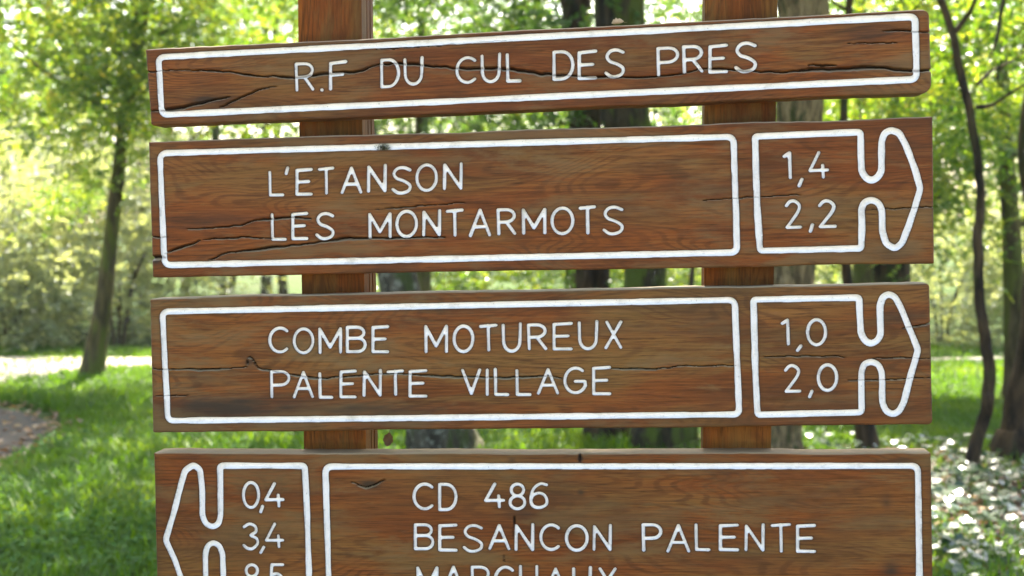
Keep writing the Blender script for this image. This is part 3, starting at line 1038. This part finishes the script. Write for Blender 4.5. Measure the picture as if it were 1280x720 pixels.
def crown_data(seed, rx, ry, rz, n_spray, per, size, droop=.15, shell=.55, flat=.35):
    """leaf sprays spread through an ellipsoid with gaps, as arrays"""
    r = np.random.default_rng(seed)
    # lumpy clusters
    nc = max(10, n_spray // 22)
    v = r.normal(size=(nc, 3)); v /= np.linalg.norm(v, axis=1)[:, None]
    cl = v * (shell + (1 - shell) * r.random((nc, 1))) * np.array([rx, ry, rz])
    ci = r.integers(0, nc, n_spray)
    o = cl[ci] + r.normal(size=(n_spray, 3)) * np.array([rx, ry, rz]) * .22
    out = o / np.array([rx, ry, rz])
    out /= np.linalg.norm(out, axis=1)[:, None] + 1e-9
    dirv = out * .6 + r.normal(size=(n_spray, 3)) * .55
    dirv[:, 2] = dirv[:, 2] * .35 - droop
    dirv /= np.linalg.norm(dirv, axis=1)[:, None]
    ln = (.35 + .45 * r.random(n_spray))
    tt = np.tile(np.linspace(.05, 1, per), (n_spray, 1)) + r.normal(0, .03, (n_spray, per))
    side = np.where(np.arange(per) % 2 == 0, 1., -1.)[None].repeat(n_spray, 0)
    upv = np.array([0, 0, 1.]) + r.normal(size=(n_spray, 3)) * flat
    sd = np.cross(dirv, upv); sd /= np.linalg.norm(sd, axis=1)[:, None] + 1e-9
    up = np.cross(sd, dirv)
    base = o[:, None] + dirv[:, None] * (tt * ln[:, None])[..., None]
    base[..., 2] -= (tt ** 2 * ln[:, None]) * .22
    ld = dirv[:, None] * .55 + sd[:, None] * side[..., None] * .85 + r.normal(size=(n_spray, per, 3)) * .28
    ld[..., 2] -= .12
    nn = up[:, None] + r.normal(size=(n_spray, per, 3)) * .75
    sz = size * (.65 + .6 * r.random((n_spray, per)))
    rn = np.clip(r.random((n_spray, 1)) * .55 + r.random((n_spray, per)) * .45, 0, 1)
    tw = (o, dirv, ln)
    return base.reshape(-1, 3), ld.reshape(-1, 3), nn.reshape(-1, 3), sz.ravel(), rn.ravel(), tw


LEAF_SUN = leaf_material('beech_leaf', [(0, (.018, .050, .006)), (.25, (.040, .095, .009)), (.5, (.085, .155, .014)), (.75, (.170, .225, .024)), (.92, (.29, .28, .045)), (1, (.32, .18, .035))], .52, .34, .5)
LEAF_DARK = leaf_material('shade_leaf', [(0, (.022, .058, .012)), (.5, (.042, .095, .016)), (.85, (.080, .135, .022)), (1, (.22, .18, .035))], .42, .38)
LEAF_GREY = leaf_material('grey_willow_leaf', [(0, (.11, .145, .10)), (.5, (.17, .21, .145)), (1, (.27, .30, .19))], .5, .45)
LEAF_IVY = leaf_material('ivy_leaf', [(0, (.018, .045, .012)), (.6, (.028, .060, .014)), (.9, (.055, .09, .024)), (1, (.16, .13, .04))], .15, .26, .6)
LEAF_DEAD = leaf_material('leaf_litter', [(0, (.06, .028, .013)), (.5, (.17, .080, .034)), (.78, (.30, .19, .095)), (1, (.46, .37, .24))], .15, .45)

BARK_GREY = bark_material('grey_beech_bark', (.034, .026, .009), (.105, .078, .030), .65, mosscol=(.080, .090, .012))
BARK_DARK = bark_material('dark_bark', (.012, .008, .004), (.070, .043, .018), .4, mosscol=(.035, .045, .012))
BARK_MOSS = bark_material('mossy_bark', (.012, .010, .005), (.050, .036, .016), .62, mosscol=(.060, .076, .009), scale=1.1)
BARK_LICHEN = bark_material('lichen_bark', (.030, .024, .014), (.085, .070, .045), .45, .8, mosscol=(.045, .055, .012), scale=1.1)
BARK_PALE = bark_material('pale_ridged_bark', (.060, .040, .016), (.24, .165, .075), .5, mosscol=(.035, .040, .009), scale=1.8)

CROWN_LIB = {}


def crown_mesh(key):
    if key in CROWN_LIB: return CROWN_LIB[key]
    spec = {
        'broad': (11, 2.6, 2.4, 2.1, 640, 22, .085, LEAF_SUN, .15),
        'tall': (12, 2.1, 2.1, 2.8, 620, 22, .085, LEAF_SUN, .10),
        'layered': (13, 2.8, 2.2, 1.6, 520, 24, .080, LEAF_SUN, .05),
        'dark': (14, 2.3, 2.1, 1.9, 650, 22, .085, LEAF_DARK, .15),
        'canopy': (15, 3.4, 3.2, 2.3, 620, 22, .130, LEAF_SUN, .10),
        'shrub': (16, 1.15, .95, .95, 420, 20, .065, LEAF_GREY, -.15),
        'bush': (17, 1.0, .9, .85, 380, 20, .070, LEAF_SUN, -.05),
        'sprig': (18, .75, .7, .55, 90, 18, .075, LEAF_SUN, .15),
        'darksprig': (19, .7, .6, .6, 90, 18, .075, LEAF_DARK, .15),
    }[key]
    sd, rx, ry, rz, ns, per, size, mat, droop = spec
    b, d, nn, sz, rn, tw = crown_data(sd, rx, ry, rz, ns, per, size, droop)
    me = leaves_mesh('crown', b, d, nn, sz, .62, rn, mat, key in ('layered', 'sprig', 'darksprig'))
    CROWN_LIB[key] = me
    return me


def tree(name, label, trunk, bark, crowns, branches=(), group=None, seed=0, flare=.5, nseg=16, rough=.06, cat='tree'):
    """trunk: list of (Vector, radius); crowns: list of (key, (x,y,z) world, scale, rot); branches: list of [(Vector, radius)...]"""
    base = trunk[0][0]
    root = empty(name, base)
    tag(root, label, cat, group)
    b = np.array(base)
    V, F = tube([np.array(p) - b for p, _ in trunk], [r for _, r in trunk], nseg, rough, seed, flare)
    obj('trunk', mesh_np('trunk', V, F, None, True, bark), root)
    for k, br in enumerate(branches):
        V, F = tube([np.array(p) - b for p, _ in br], [r for _, r in br], 7, .08, seed + k + 1)
        obj('branch', mesh_np('branch', V, F, None, True, bark), root)
    for key, loc, sc, rot in crowns:
        o = obj('crown', crown_mesh(key), root, Vector(loc) - base)
        o.scale = (sc, sc, sc) if isinstance(sc, (int, float)) else sc
        o.rotation_euler = (0, 0, rot)
    return root


def px_trunk(pts, depth, top=None, sink=.15, dd=0.0):
    """pts: (u, v, width in pixels) from base upward -> trunk points at world y = depth (leaning by dd per point)"""
    out = []
    for i, (u, v, w) in enumerate(pts):
        p = at(u, v, depth + dd * i)
        out.append((p, w * .5 * depth / FPX))
    p0 = out[0][0].copy()
    gz = float(gh(p0.x, p0.y))
    p0.z = gz - sink
    out[0] = (p0, out[0][1])
    for (dx, dy, z, r) in (top or []):
        q = out[-1][0]
        out.append((Vector((q.x + dx, q.y + dy, z)), r))
    return out


def auto_branches(trunk, z0, z1, n, length, seed, r0=.05):
    r = random.Random(seed)
    zs = [p.z for p, _ in trunk]
    res = []
    for k in range(n):
        z = z0 + (z1 - z0) * (k + r.random() * .6) / n
        for (p, ra), (q, rb) in zip(trunk[:-1], trunk[1:]):
            if p.z <= z <= q.z:
                s = (z - p.z) / (q.z - p.z + 1e-9)
                o = p.lerp(q, s); rr = (ra + (rb - ra) * s) * .45
                a = r.random() * 6.28
                L = length * (.6 + .6 * r.random())
                e = Vector((math.cos(a), math.sin(a), .35 + .4 * r.random()))
                res.append([(o, rr), (o + e * L * .45, rr * .65), (o + e * L * .8 + Vector((0, 0, .08 * L)), rr * .35), (o + e * L * 1.05, rr * .12)])
                break
    return res


# left tree at the edge of the sunny path
g = ground_at(115, 468)
D = g.y
tk = px_trunk([(114, 468, 27), (121, 430, 24), (128, 390, 22), (136, 320, 19), (144, 250, 18), (151, 190, 17), (160, 120, 16), (172, 55, 14), (184, 0, 13), (196, -60, 12)], D,
              [(.15, .1, 6.2, .075), (.1, .2, 7.6, .05), (.1, .1, 8.6, .02)])
brs = auto_branches(tk, 2.6, 8, 9, 1.9, 3)
pA = at(160, 120, D)
brs.append([(pA, .05), (at(176, 55, D - .3), .035), (at(165, 0, D - .5), .02), (at(150, -40, D - .6), .01)])
tree('beech_tree', 'slender leaning tree with sunlit yellow-green leaves beside the bright path', tk, BARK_GREY,
     [('layered', (tk[5][0].x - 1.0, D - 1.0, 4.3), .85, .3), ('broad', (tk[-2][0].x, D + .3, 7.0), .72, 2.0), ('layered', (tk[5][0].x + 1.3, D - .3, 3.9), .75, 1.7),
      ('canopy', (-2.6, 12.2, 8.4), .62, .4), ('layered', at(20, 90, D - .6), .5, 2.6), ('sprig', at(158, 215, D - .5), .6, 1.2), ('sprig', at(150, 165, D - .45), .5, 2.2), ('sprig', at(168, 95, D - .5), .6, 4.0), ('sprig', at(90, 255, D + .9), .5, 3.1), ('sprig', at(120, 130, D - .7), .7, .2),  # the canopy crown is added out of view to shade the grass
      ('layered', at(175, 60, D - .9), .3, .8)], brs, seed=2)

# thin stems seen between the second and third board
for (u, lab, w, dep, fork) in ((231, 'thin trunk standing alone in the bright gap beside the leaning tree', 11, 21.5, None),
                               (283, 'thin trunk forking into a narrow V in the bright gap', 16, 20.8, 1),
                               (354, 'pale thin trunk in the bright gap next to the signpost', 13, 22.5, None)):
    t_ = px_trunk([(234, 470, w * 1.3), (233, 420, w), (232, 365, w), (230, 345, w), (220, 250, w * .95), (213, 170, w * .95), (207, 130, w * .7)] if u == 231 else [(u + 2, 470, w * 1.3), (u + 1, 420, w), (u, 365, w), (u - 1, 345, w * .95)] if not fork else [(u - 2, 470, w * 1.2), (u - 1, 420, w), (u, 372, w), (u - 6, 345, w * .75)], dep,
                  [(-.1, 0, 4.6, w * .3 * dep / FPX), (.1, .1, 5.6, .03), (0, .1, 6.6, .01)])
    br = auto_branches(t_, 2.4, 6, 5, 1.3, int(u))
    if u == 231:
        br.append([(at(213, 178, dep), .05), (at(197, 164, dep), .045), (at(182, 144, dep), .035), (at(160, 120, dep), .02)])
    if fork:
        br.append([(at(284, 374, dep), .07), (at(292, 345, dep), .06), (at(302, 300, dep), .05), (at(306, 200, dep), .03), (at(310, 90, dep), .015)])
    tree('thin_tree', lab, t_, BARK_GREY if u != 283 else BARK_MOSS, [('tall', (t_[-1][0].x + .3, dep + .3, 5.9), .42, u * .1)], br, seed=int(u), nseg=10)

# lichen trunk leaning to the left behind the left post
D = ground_at(560, 572).y
tk = px_trunk([(560, 572, 84), (552, 545, 72), (528, 460, 54), (497, 350, 46), (455, 200, 44), (415, 60, 42), (395, -20, 41)], D,
              [(-.3, 0, 5.0, .11), (-.4, .1, 7.0, .085), (-.2, .1, 9.0, .05), (0, 0, 10.2, .02)])
tree('lichen_tree', 'leaning tree with grey lichen bark behind the left signpost post', tk, BARK_LICHEN,
     [('canopy', (-1.9, D + .2, 8.2), .95, .5), ('canopy', (-3.6, D - .5, 8.9), .8, 1.5)], auto_branches(tk, 5, 9.5, 7, 2.2, 5), seed=5, flare=.35, nseg=44, rough=.08)

# twin trunks in the middle
D = ground_at(825, 566).y
tk = px_trunk([(838, 566, 86), (830, 545, 64), (818, 450, 50), (806, 345, 52), (795, 240, 54), (784, 140, 58), (775, 20, 58), (770, -40, 56)], D,
              [(-.05, .05, 4.6, .15), (.1, .1, 6.5, .12), (.1, 0, 8.5, .09), (.0, .1, 11.0, .03)])
tree('mossy_tree', 'thick straight tree with green mossy bark between the signpost posts', tk, BARK_MOSS,
     [('canopy', (.3, D + .1, 9.0), 1.0, .9)], auto_branches(tk, 5.2, 10, 8, 2.4, 6), seed=6, flare=.55, nseg=44, rough=.08)
D2 = D + .45
tk = px_trunk([(764, 560, 66), (758, 530, 48), (748, 430, 42), (742, 345, 44), (738, 240, 40), (733, 140, 36), (722, 20, 34), (716, -40, 34)], D2,
              [(-.1, .05, 4.6, .09), (-.2, .2, 6.5, .07), (-.1, .1, 8.6, .02)])
tw = []
rr = random.Random(4)
for k in range(16):
    v0 = rr.uniform(80, 430)
    o = at(742 + rr.uniform(-15, 22), v0, D2 - .18)
    e = Vector((rr.uniform(-.5, .5), rr.uniform(-.45, -.15), rr.uniform(.05, .4)))
    tw.append([(o, .008), (o + e * .5, .006), (o + e + Vector((0, 0, -.06)), .003)])
tree('dark_tree', 'dark trunk with fine dead twigs close beside the mossy tree', tk, BARK_DARK,
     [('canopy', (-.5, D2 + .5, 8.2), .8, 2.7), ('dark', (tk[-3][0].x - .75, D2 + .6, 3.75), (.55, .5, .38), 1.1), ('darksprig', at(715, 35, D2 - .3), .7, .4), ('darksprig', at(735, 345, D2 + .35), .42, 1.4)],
     auto_branches(tk, 4.6, 8, 5, 1.6, 7) + tw, seed=7, flare=.4, nseg=44, rough=.08)
# thin stem right of it
D = ground_at(868, 575).y + .3
tk = px_trunk([(869, 568, 11), (868, 545, 8), (866, 450, 7), (864, 350, 6), (884, 140, 6), (892, -20, 5)], D, [(.2, .1, 4.2, .01)])
tree('sapling', 'thin dark sapling stem beside the roots of the mossy tree', tk, BARK_DARK, [('sprig', (tk[-1][0].x, D, 4.2), .45, 1.)], (), seed=8, nseg=8)

# pale ridged trunk behind the right post
D = ground_at(975, 590).y + .4
tk = px_trunk([(974, 585, 74), (976, 550, 56), (984, 450, 54), (990, 345, 52), (996, 240, 55), (1000, 130, 58), (1005, 10, 62), (1007, -60, 62)], D,
              [(.05, .0, 4.5, .16), (.2, .1, 6.6, .13), (.2, .2, 9.0, .07), (.1, 0, 11.0, .02)])
tree('oak_tree', 'pale ridged bark tree standing directly behind the right post of the signpost', tk, BARK_PALE,
     [('canopy', (4.1, D + 1.6, 9.0), 1.0, .2), ('canopy', (2.2, D - 1.2, 9.4), .75, 1.2)], auto_branches(tk, 5, 10, 7, 2.4, 9), seed=9, flare=.4, nseg=44, rough=.08)

# dark leaning stem and dark trunk between the pale trunk and the board ends
D = ground_at(1092, 580).y + .4
tk = px_trunk([(1090, 575, 34), (1083, 545, 27), (1072, 470, 17), (1059, 345, 13), (1052, 240, 12), (1055, 135, 10), (1062, 0, 9)], D, [(.1, .1, 4.2, .02), (.1, .1, 5.2, .008)])
tree('leaning_sapling', 'thin dark stem leaning over a thicker foot, right of the pale trunk', tk, BARK_DARK,
     [('sprig', (tk[-1][0].x, D + .1, 5.2), .35, 0), ('sprig', at(1075, 120, D + .5), .4, 2.)], auto_branches(tk, 2.4, 5, 4, .8, 12), seed=10, nseg=10)
D = 12.6
tk = px_trunk([(1108, 500, 72), (1110, 455, 58), (1111, 345, 52), (1118, 240, 44), (1126, 135, 30), (1130, 60, 24)], D, [(.1, .1, 4.6, .09), (.1, .1, 6.5, .06), (0, 0, 8.3, .02)])
tree('dark_trunk_tree', 'dark straight trunk seen between the second and third board by the arrow tips', tk, BARK_DARK,
     [('broad', (tk[-1][0].x + 1.1, D + 1.2, 8.0), .65, .7), ('layered', at(1105, 95, D + .6), .42, 1.7)], auto_branches(tk, 4, 8, 6, 1.7, 13), seed=11)

# slim crooked tree on the right with its ivy foot
D = ground_at(1212, 598).y
tk = px_trunk([(1210, 602, 24), (1217, 572, 16), (1230, 520, 14.5), (1237, 470, 14.5), (1233, 425, 13.5), (1225, 370, 12.5), (1223, 300, 12.5), (1225, 240, 11), (1221, 180, 11), (1212, 130, 11), (1199, 80, 10), (1190, 40, 9), (1176, 0, 8.5), (1160, -40, 8)], D,
              [(-.15, .1, 3.9, .025), (-.1, .1, 5.0, .012)])
br = [[(at(1192, 42, D), .020), (at(1203, 28, D), .016), (at(1217, 5, D - .1), .013), (at(1224, -30, D - .2), .010)],
      [(at(1221, 134, D), .018), (at(1240, 131, D - .1), .012), (at(1262, 117, D - .25), .009), (at(1290, 100, D - .4), .006)],
      [(at(1254, -20, D + .1), .014), (at(1250, 25, D), .012), (at(1246, 50, D - .05), .010), (at(1237, 72, D - .1), .004)],
      [(at(1222, 105, D), .014), (at(1240, 88, D + .15), .010), (at(1258, 80, D + .3), .008), (at(1285, 62, D + .5), .005)]]
br[2].insert(0, (at(1225, -60, D + .1), .016)); br[2].insert(0, (at(1168, -18, D), .02))
tree('crooked_tree', 'slim crooked dark tree on the right with side branches and ivy at its foot', tk, BARK_DARK,
     [('sprig', at(1255, 60, D + .4), .62, .5), ('sprig', at(1235, 150, D + .9), .45, 1.9), ('sprig', at(1150, -70, D + .2), .5, .5)], br, seed=12, nseg=28, flare=.3, rough=.09)
# big curved trunk leaving the frame on the right
D = ground_at(1262, 575).y
tk = px_trunk([(1274, 577, 66), (1279, 555, 56), (1287, 500, 46), (1296, 400, 38), (1297, 300, 36), (1296, 200, 36), (1306, 60, 36), (1320, -60, 36)], D,
              [(.2, .1, 5, .11), (.3, .2, 7.5, .07), (.2, 0, 9.4, .02)])
tree('curved_tree', 'dark curving trunk with broad foot behind the slim crooked tree', tk, BARK_DARK,
     [('canopy', (tk[-1][0].x + .4, D + .6, 8.2), .75, .5), ('sprig', at(1270, 30, D + .6), .8, 2.4)], auto_branches(tk, 5, 9, 6, 1.8, 15), seed=13, flare=.3, nseg=44, rough=.08)

# background trees (alike: sunlit young beeches) and bushes
PROTO = {}


def bg_tree(x, y, h, key, sc, rot, group, label, name, zc):
    gz = float(gh(x, y))
    r = random.Random(int(x * 31 + y * 17))
    lean = r.uniform(-.3, .3)
    base = Vector((x, y, gz - .1))
    tkp = [(base, .11), (Vector((x + lean * .3, y, gz + h * .3)), .09), (Vector((x + lean * .7, y + .1, gz + h * .65)), .06), (Vector((x + lean, y, gz + h)), .02)]
    return tree(name, label, tkp, BARK_GREY, [(k_, (x + lean * .7 + dx, y + dy, gz + z_), s_, rot + i) for i, (k_, dx, dy, z_, s_) in enumerate(zc)],
                auto_branches(tkp, h * .3, h * .9, 5, 1.3, int(r.random() * 999)), group, int(r.random() * 99), .4, 10)


BEECH = 'young beech with sunlit yellow-green leaves'
for (x, y, h, k1, z1, s1) in [(-11.2, 26.0, 8.5, 'broad', 5.6, 1.3), (-8.0, 27.0, 8.0, 'layered', 4.9, 1.35), (-5.0, 26.0, 8.2, 'broad', 5.4, 1.2), (-1.4, 20.6, 7.0, 'tall', 4.5, 1.0), (-9.2, 23.5, 6.0, 'layered', 3.6, 1.0), (-6.6, 23.0, 6.0, 'layered', 3.7, .9),
                              (1.2, 19.6, 6.5, 'broad', 4.0, 1.0), (4.6, 25.5, 8.0, 'tall', 5.2, 1.2), (7.8, 25.0, 7.5, 'layered', 4.7, 1.3), (10.6, 26.4, 8.5, 'broad', 5.2, 1.3)]:
    lab, grp = ((BEECH + ' behind the bright path and willow bushes', 'young beeches behind the willow bushes') if x < -3 else
                (BEECH + ' seen above and between the boards', 'young beeches behind the sign') if x < 3 else
                (BEECH + ' behind the pale bushes and grass strip', 'young beeches behind the pale bushes'))
    bg_tree(x, y, h, k1, s1, x * 2.3, grp, lab, 'young_beech', [(k1, 0, 0, z1, s1)] + ([('bush', x % .6 - .3, .3, z1 - 2.3, .95)] if x > -3 else []))
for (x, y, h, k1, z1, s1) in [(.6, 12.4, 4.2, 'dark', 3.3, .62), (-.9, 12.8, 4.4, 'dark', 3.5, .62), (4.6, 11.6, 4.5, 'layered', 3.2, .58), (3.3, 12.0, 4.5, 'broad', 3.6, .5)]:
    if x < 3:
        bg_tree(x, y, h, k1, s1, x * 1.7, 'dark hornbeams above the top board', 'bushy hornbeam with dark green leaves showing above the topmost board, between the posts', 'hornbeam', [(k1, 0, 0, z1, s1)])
    else:
        bg_tree(x, y, h, k1, s1, x * 1.7, 'sunlit hornbeams behind the crooked tree', 'small hornbeam with bright sunlit leaves behind the slim crooked tree', 'hornbeam',
                [(k1, 0, 0, z1, s1), ('layered', -.2, .2, 2.0, .48), ('sprig', -.9, -.4, 2.3, .8)])


def bush(x, y, key, sc, rot, name, label, group):
    gz = float(gh(x, y))
    root = empty(name, (x, y, gz))
    tag(root, label, 'bush', group)
    zc = (.95 if key == 'shrub' else .8) * (sc if isinstance(sc, (int, float)) else sc[2])
    r = random.Random(int(x * 77 + y))
    for k in range(4):
        a = k * 1.7 + r.random()
        V, F = tube([(math.cos(a) * .05, math.sin(a) * .05, -.08), (math.cos(a) * .18, math.sin(a) * .18, zc * .6), (math.cos(a) * .5, math.sin(a) * .5, zc * 1.2)], [.022, .016, .005], 6, .05, k)
        obj('stem', mesh_np('stem', V, F, None, True, BARK_DARK), root)
    o = obj('foliage', crown_mesh(key), root, (0, 0, zc))
    o.scale = (sc, sc, sc) if isinstance(sc, (int, float)) else sc
    o.rotation_euler = (0, 0, rot)
    return root


for (x, y, s) in [(-8.0, 17.0, 1.25), (-6.6, 16.8, 1.2), (-5.3, 17.2, 1.3), (-9.4, 16.4, 1.3), (-7.3, 19.6, 1.5), (-5.9, 19.4, 1.4)]:
    bush(x, y, 'shrub', s, x, 'willow_bush', 'grey-green willow bush at the woodland edge behind the bright path', 'grey willow bushes behind the bright path')
for (x, y, s) in [(4.4, 16.6, 1.0), (5.8, 17.2, 1.0), (7.0, 16.8, .95), (3.0, 17.0, .9)]:
    bush(x, y, 'shrub', s, x, 'pale_bush', 'pale hazy green bush behind the grass strip on the right', 'pale bushes behind the grass strip')
for (x, y, s) in [(-1.3, 16.2, .8), (-.2, 16.0, .9), (1.0, 16.3, .85), (2.0, 15.9, .85)]:
    bush(x, y, 'bush', s, x, 'hazel_bush', 'low leafy yellow-green hazel bush showing between the boards', 'hazel bushes showing between the boards')

# far wood: one mass of leaves with trunks lost in it
parts = []
r = np.random.default_rng(77)
for k in range(26):
    x = -25 + 50 * (k + r.random() * .8) / 26
    y = 33 + r.random() * 10
    h = 4.2 + 2.2 * r.random()
    if k in (5, 6, 7, 8, 9, 10): continue
    b, d, nn, sz, rn, _ = crown_data(200 + k, 2.3, 2.0, h * .62, 150, 18, .16, .1, .4)
    b = b + np.array([x, y, h * .62 + .4])
    parts.append((b, d, nn, sz, rn))
PB = [np.concatenate([p[i] for p in parts]) for i in range(5)]
wood = obj('far_wood', leaves_mesh('far_wood', PB[0], PB[1], PB[2], PB[3], .65, PB[4], LEAF_SUN, False))
tag(wood, 'sunlit far wood of mixed leaves closing off the background', 'wood', kind='stuff')

# ------------------------------------------------------------------ grass, ivy, litter
GRASS = leaf_material('grass_blade', [(0, (.032, .080, .006)), (.5, (.062, .132, .009)), (.85, (.12, .185, .014)), (1, (.24, .21, .06))], .42, .5, .2)
CLOVER = leaf_material('clover_leaf', [(0, (.030, .085, .016)), (.6, (.055, .130, .026)), (1, (.10, .18, .045))], .30, .6, .08)


def scatter(n, x0, x1, y0, y1, seed):
    r = np.random.default_rng(seed)
    return r, r.uniform(x0, x1, n), r.uniform(y0, y1, n)


def grass_object():
    r = np.random.default_rng(5)
    n = 210000
    # uniform in image angle so that near blades are dense
    inv = r.random(n)
    yy = 5.0 * (16.5 / 5.0) ** inv
    xx = r.uniform(-.46, .46, n) * yy * 1.12
    m = ~poly_inside(xx, yy, NEAR_POLY) & (~poly_inside(xx, yy, FAR_POLY) | (r.random(n) < np.where(xx > 0, .5, 0) + .75 * (vnoise(xx * 1.1 + 7, yy * 2.2, 44) - .25)))
    m &= r.random(n) > bare_w(xx, yy) * .93
    m &= vnoise(xx * 1.3, yy * 1.3, 41) + .25 * r.random(n) > .22
    xx, yy = xx[m], yy[m]; n = len(xx)
    cl = vnoise(xx * .8, yy * .8, 42)
    h = (.045 + .08 * r.random(n) ** 1.5) * (.55 + .9 * cl) * np.where(yy > 11.5, .65, 1.0)
    w = (.0045 + .003 * r.random(n)) * (.5 + .09 * yy)
    an = r.random(n) * 6.283
    ln = .25 + .8 * r.random(n)
    base = np.stack([xx, yy, gh(xx, yy) - .006], 1)
    dr = np.stack([np.cos(an), np.sin(an), np.zeros(n)], 1)
    sd = np.stack([-np.sin(an), np.cos(an), np.zeros(n)], 1)
    up = np.array([0, 0, 1.])
    p0 = base - sd * w[:, None]; p1 = base + sd * w[:, None]
    mid = base + up * (h * .6)[:, None] + dr * (h * ln * .25)[:, None]
    tip = base + up * h[:, None] * .92 + dr * (h * ln * .8)[:, None]
    V = np.stack([p0, p1, mid + sd * w[:, None] * .8, mid - sd * w[:, None] * .8, tip], 1).reshape(-1, 3)
    b0 = np.arange(n)[:, None] * 5
    F = [b0 + np.array([[0, 1, 2, 3]]), b0 + np.array([[3, 2, 4]])]
    rn = np.clip(.25 * r.random(n) + .75 * vnoise(xx * 2.2, yy * 2.2, 43) * .9 + .12 * (r.random(n) > .97), 0, 1)
    o = obj('grass', mesh_np('grass', V, F, {'rnd': np.repeat(rn, 5)}, False, GRASS))
    return tag(o, 'short green grass covering the ground around the trees', 'grass', kind='stuff')


grass_object()


def clover_object():
    r = np.random.default_rng(6)
    n = 26000
    yy = 5.0 * (10.5 / 5.0) ** r.random(n)
    xx = r.uniform(-.46, .46, n) * yy
    d = vnoise(xx * 1.1 + 3, yy * 1.1, 51)
    m = (d > .45) & ~poly_inside(xx, yy, NEAR_POLY) & (r.random(n) > bare_w(xx, yy))
    xx, yy = xx[m], yy[m]; n = len(xx)
    an = r.random(n) * 6.283
    pos = np.stack([xx, yy, gh(xx, yy) + .03 + .06 * r.random(n)], 1)
    dr = np.stack([np.cos(an), np.sin(an), r.normal(0, .25, n)], 1)
    nn = np.stack([r.normal(0, .3, n), r.normal(0, .3, n), np.ones(n)], 1)
    o = obj('clover', leaves_mesh('clover', pos, dr, nn, .022 + .022 * r.random(n), .85, r.random(n), CLOVER, True))
    return tag(o, 'low broad-leaved weeds mixed into the grass', 'weeds', kind='stuff')


clover_object()


def ivy_object():
    r = np.random.default_rng(9)
    n = 9500
    xx = r.uniform(1.2, 6.5, n); yy = r.uniform(4.6, 9.2, n)
    m = r.random(n) < np.clip(bare_w(xx, yy) * 1.5 + .02, 0, 1)
    m &= vnoise(xx * 2.6, yy * 2.6, 61) > .28
    xx, yy = xx[m], yy[m]; n = len(xx)
    an = r.random(n) * 6.283
    # three-lobed ivy leaf
    prof = np.array([(0, 0), (.10, -.30), (.02, -.52), (.38, -.34), (.52, -.46), (.62, -.22), (1, 0), (.62, .22), (.52, .46), (.38, .34), (.02, .52), (.10, .30)])
    L = (.040 + .038 * r.random(n))
    pos = np.stack([xx, yy, gh(xx, yy) + .03 + .09 * r.random(n) * (.4 + vnoise(xx * 2, yy * 2, 62))], 1)
    tilt = r.normal(0, .30, (n, 2)); tilt[:, 1] -= .22
    nn = np.stack([tilt[:, 0], tilt[:, 1], np.ones(n)], 1); nn /= np.linalg.norm(nn, axis=1)[:, None]
    dr = np.stack([np.cos(an), np.sin(an), np.zeros(n)], 1)
    dr -= nn * (dr * nn).sum(1)[:, None]; dr /= np.linalg.norm(dr, axis=1)[:, None]
    sd = np.cross(nn, dr)
    V = np.stack([pos + dr * (L * a)[:, None] + sd * (L * b_)[:, None] + nn * (L * (.10 * abs(b_) - .06 * a))[:, None] for a, b_ in prof], 1).reshape(-1, 3)
    b0 = np.arange(n)[:, None] * 12
    F = [np.concatenate([b0 + np.array([[0, 1, 2, 3]]), b0 + np.array([[0, 9, 10, 11]]), b0 + np.array([[3, 4, 5, 5]])[:, :4] * 0 + b0 * 0 + np.array([[0, 3, 5, 6]]), b0 + np.array([[0, 6, 7, 9]])]),
         np.concatenate([b0 + np.array([[3, 4, 5]]), b0 + np.array([[7, 8, 9]])])]
    o = obj('ivy', mesh_np('ivy', V, F, {'rnd': np.repeat(r.random(n), 12)}, False, LEAF_IVY))
    return tag(o, 'glossy ivy leaves carpeting the ground at the foot of the slim tree', 'ivy', kind='stuff')


ivy_object()


def litter_object():
    r = np.random.default_rng(10)
    n = 21000
    k = 1300
    # along the near path's edge and among the ivy
    E = resample(NEAR_R, 400)
    i = r.integers(0, 400, k)
    x1 = E[i, 0] - np.abs(r.normal(0, .28, k)) + .12; y1 = E[i, 1] + r.normal(0, .15, k)
    x2 = r.uniform(1.2, 6, n - k); y2 = r.uniform(4.8, 9, n - k)
    m = r.random(n - k) < bare_w(x2, y2) * 1.2 + .06
    xx = np.concatenate([x1, x2[m]]); yy = np.concatenate([y1, y2[m]]); n = len(xx)
    an = r.random(n) * 6.283
    pos = np.stack([xx, yy, gh(xx, yy) + .018 + .02 * r.random(n)], 1)
    dr = np.stack([np.cos(an), np.sin(an), r.normal(0, .2, n)], 1)
    nn = np.stack([r.normal(0, .3, n), r.normal(0, .3, n), np.ones(n)], 1)
    o = obj('leaf_litter', leaves_mesh('leaf_litter', pos, dr, nn, .04 + .04 * r.random(n), .65, r.random(n), LEAF_DEAD, True))
    return tag(o, 'brown fallen leaves along the path edge and among the ivy', 'leaf litter', kind='stuff')


litter_object()


# ------------------------------------------------------------------ sunlit woodland air
def haze_object():
    x0, x1, y0, y1, z0, z1 = -60, 60, -16, 62, -1.6, 16.5
    V = [(x, y, z) for z in (z0, z1) for y in (y0, y1) for x in (x0, x1)]
    F = [(0, 2, 3, 1), (4, 5, 7, 6), (0, 1, 5, 4), (2, 6, 7, 3), (0, 4, 6, 2), (1, 3, 7, 5)]
    t = NT('woodland_haze')
    pv = t.n('ShaderNodeVolumePrincipled')
    pv.inputs['Color'].default_value = (.90, .95, 1.0, 1)
    pv.inputs['Density'].default_value = .0009
    pv.inputs['Anisotropy'].default_value = .45
    t.l(pv.outputs[0], t.out.inputs['Volume'])
    o = obj('haze', mesh_np('haze', V, F, None, False, t.m))
    return tag(o, 'thin bright air between the trees', 'haze', kind='stuff')


haze_object()
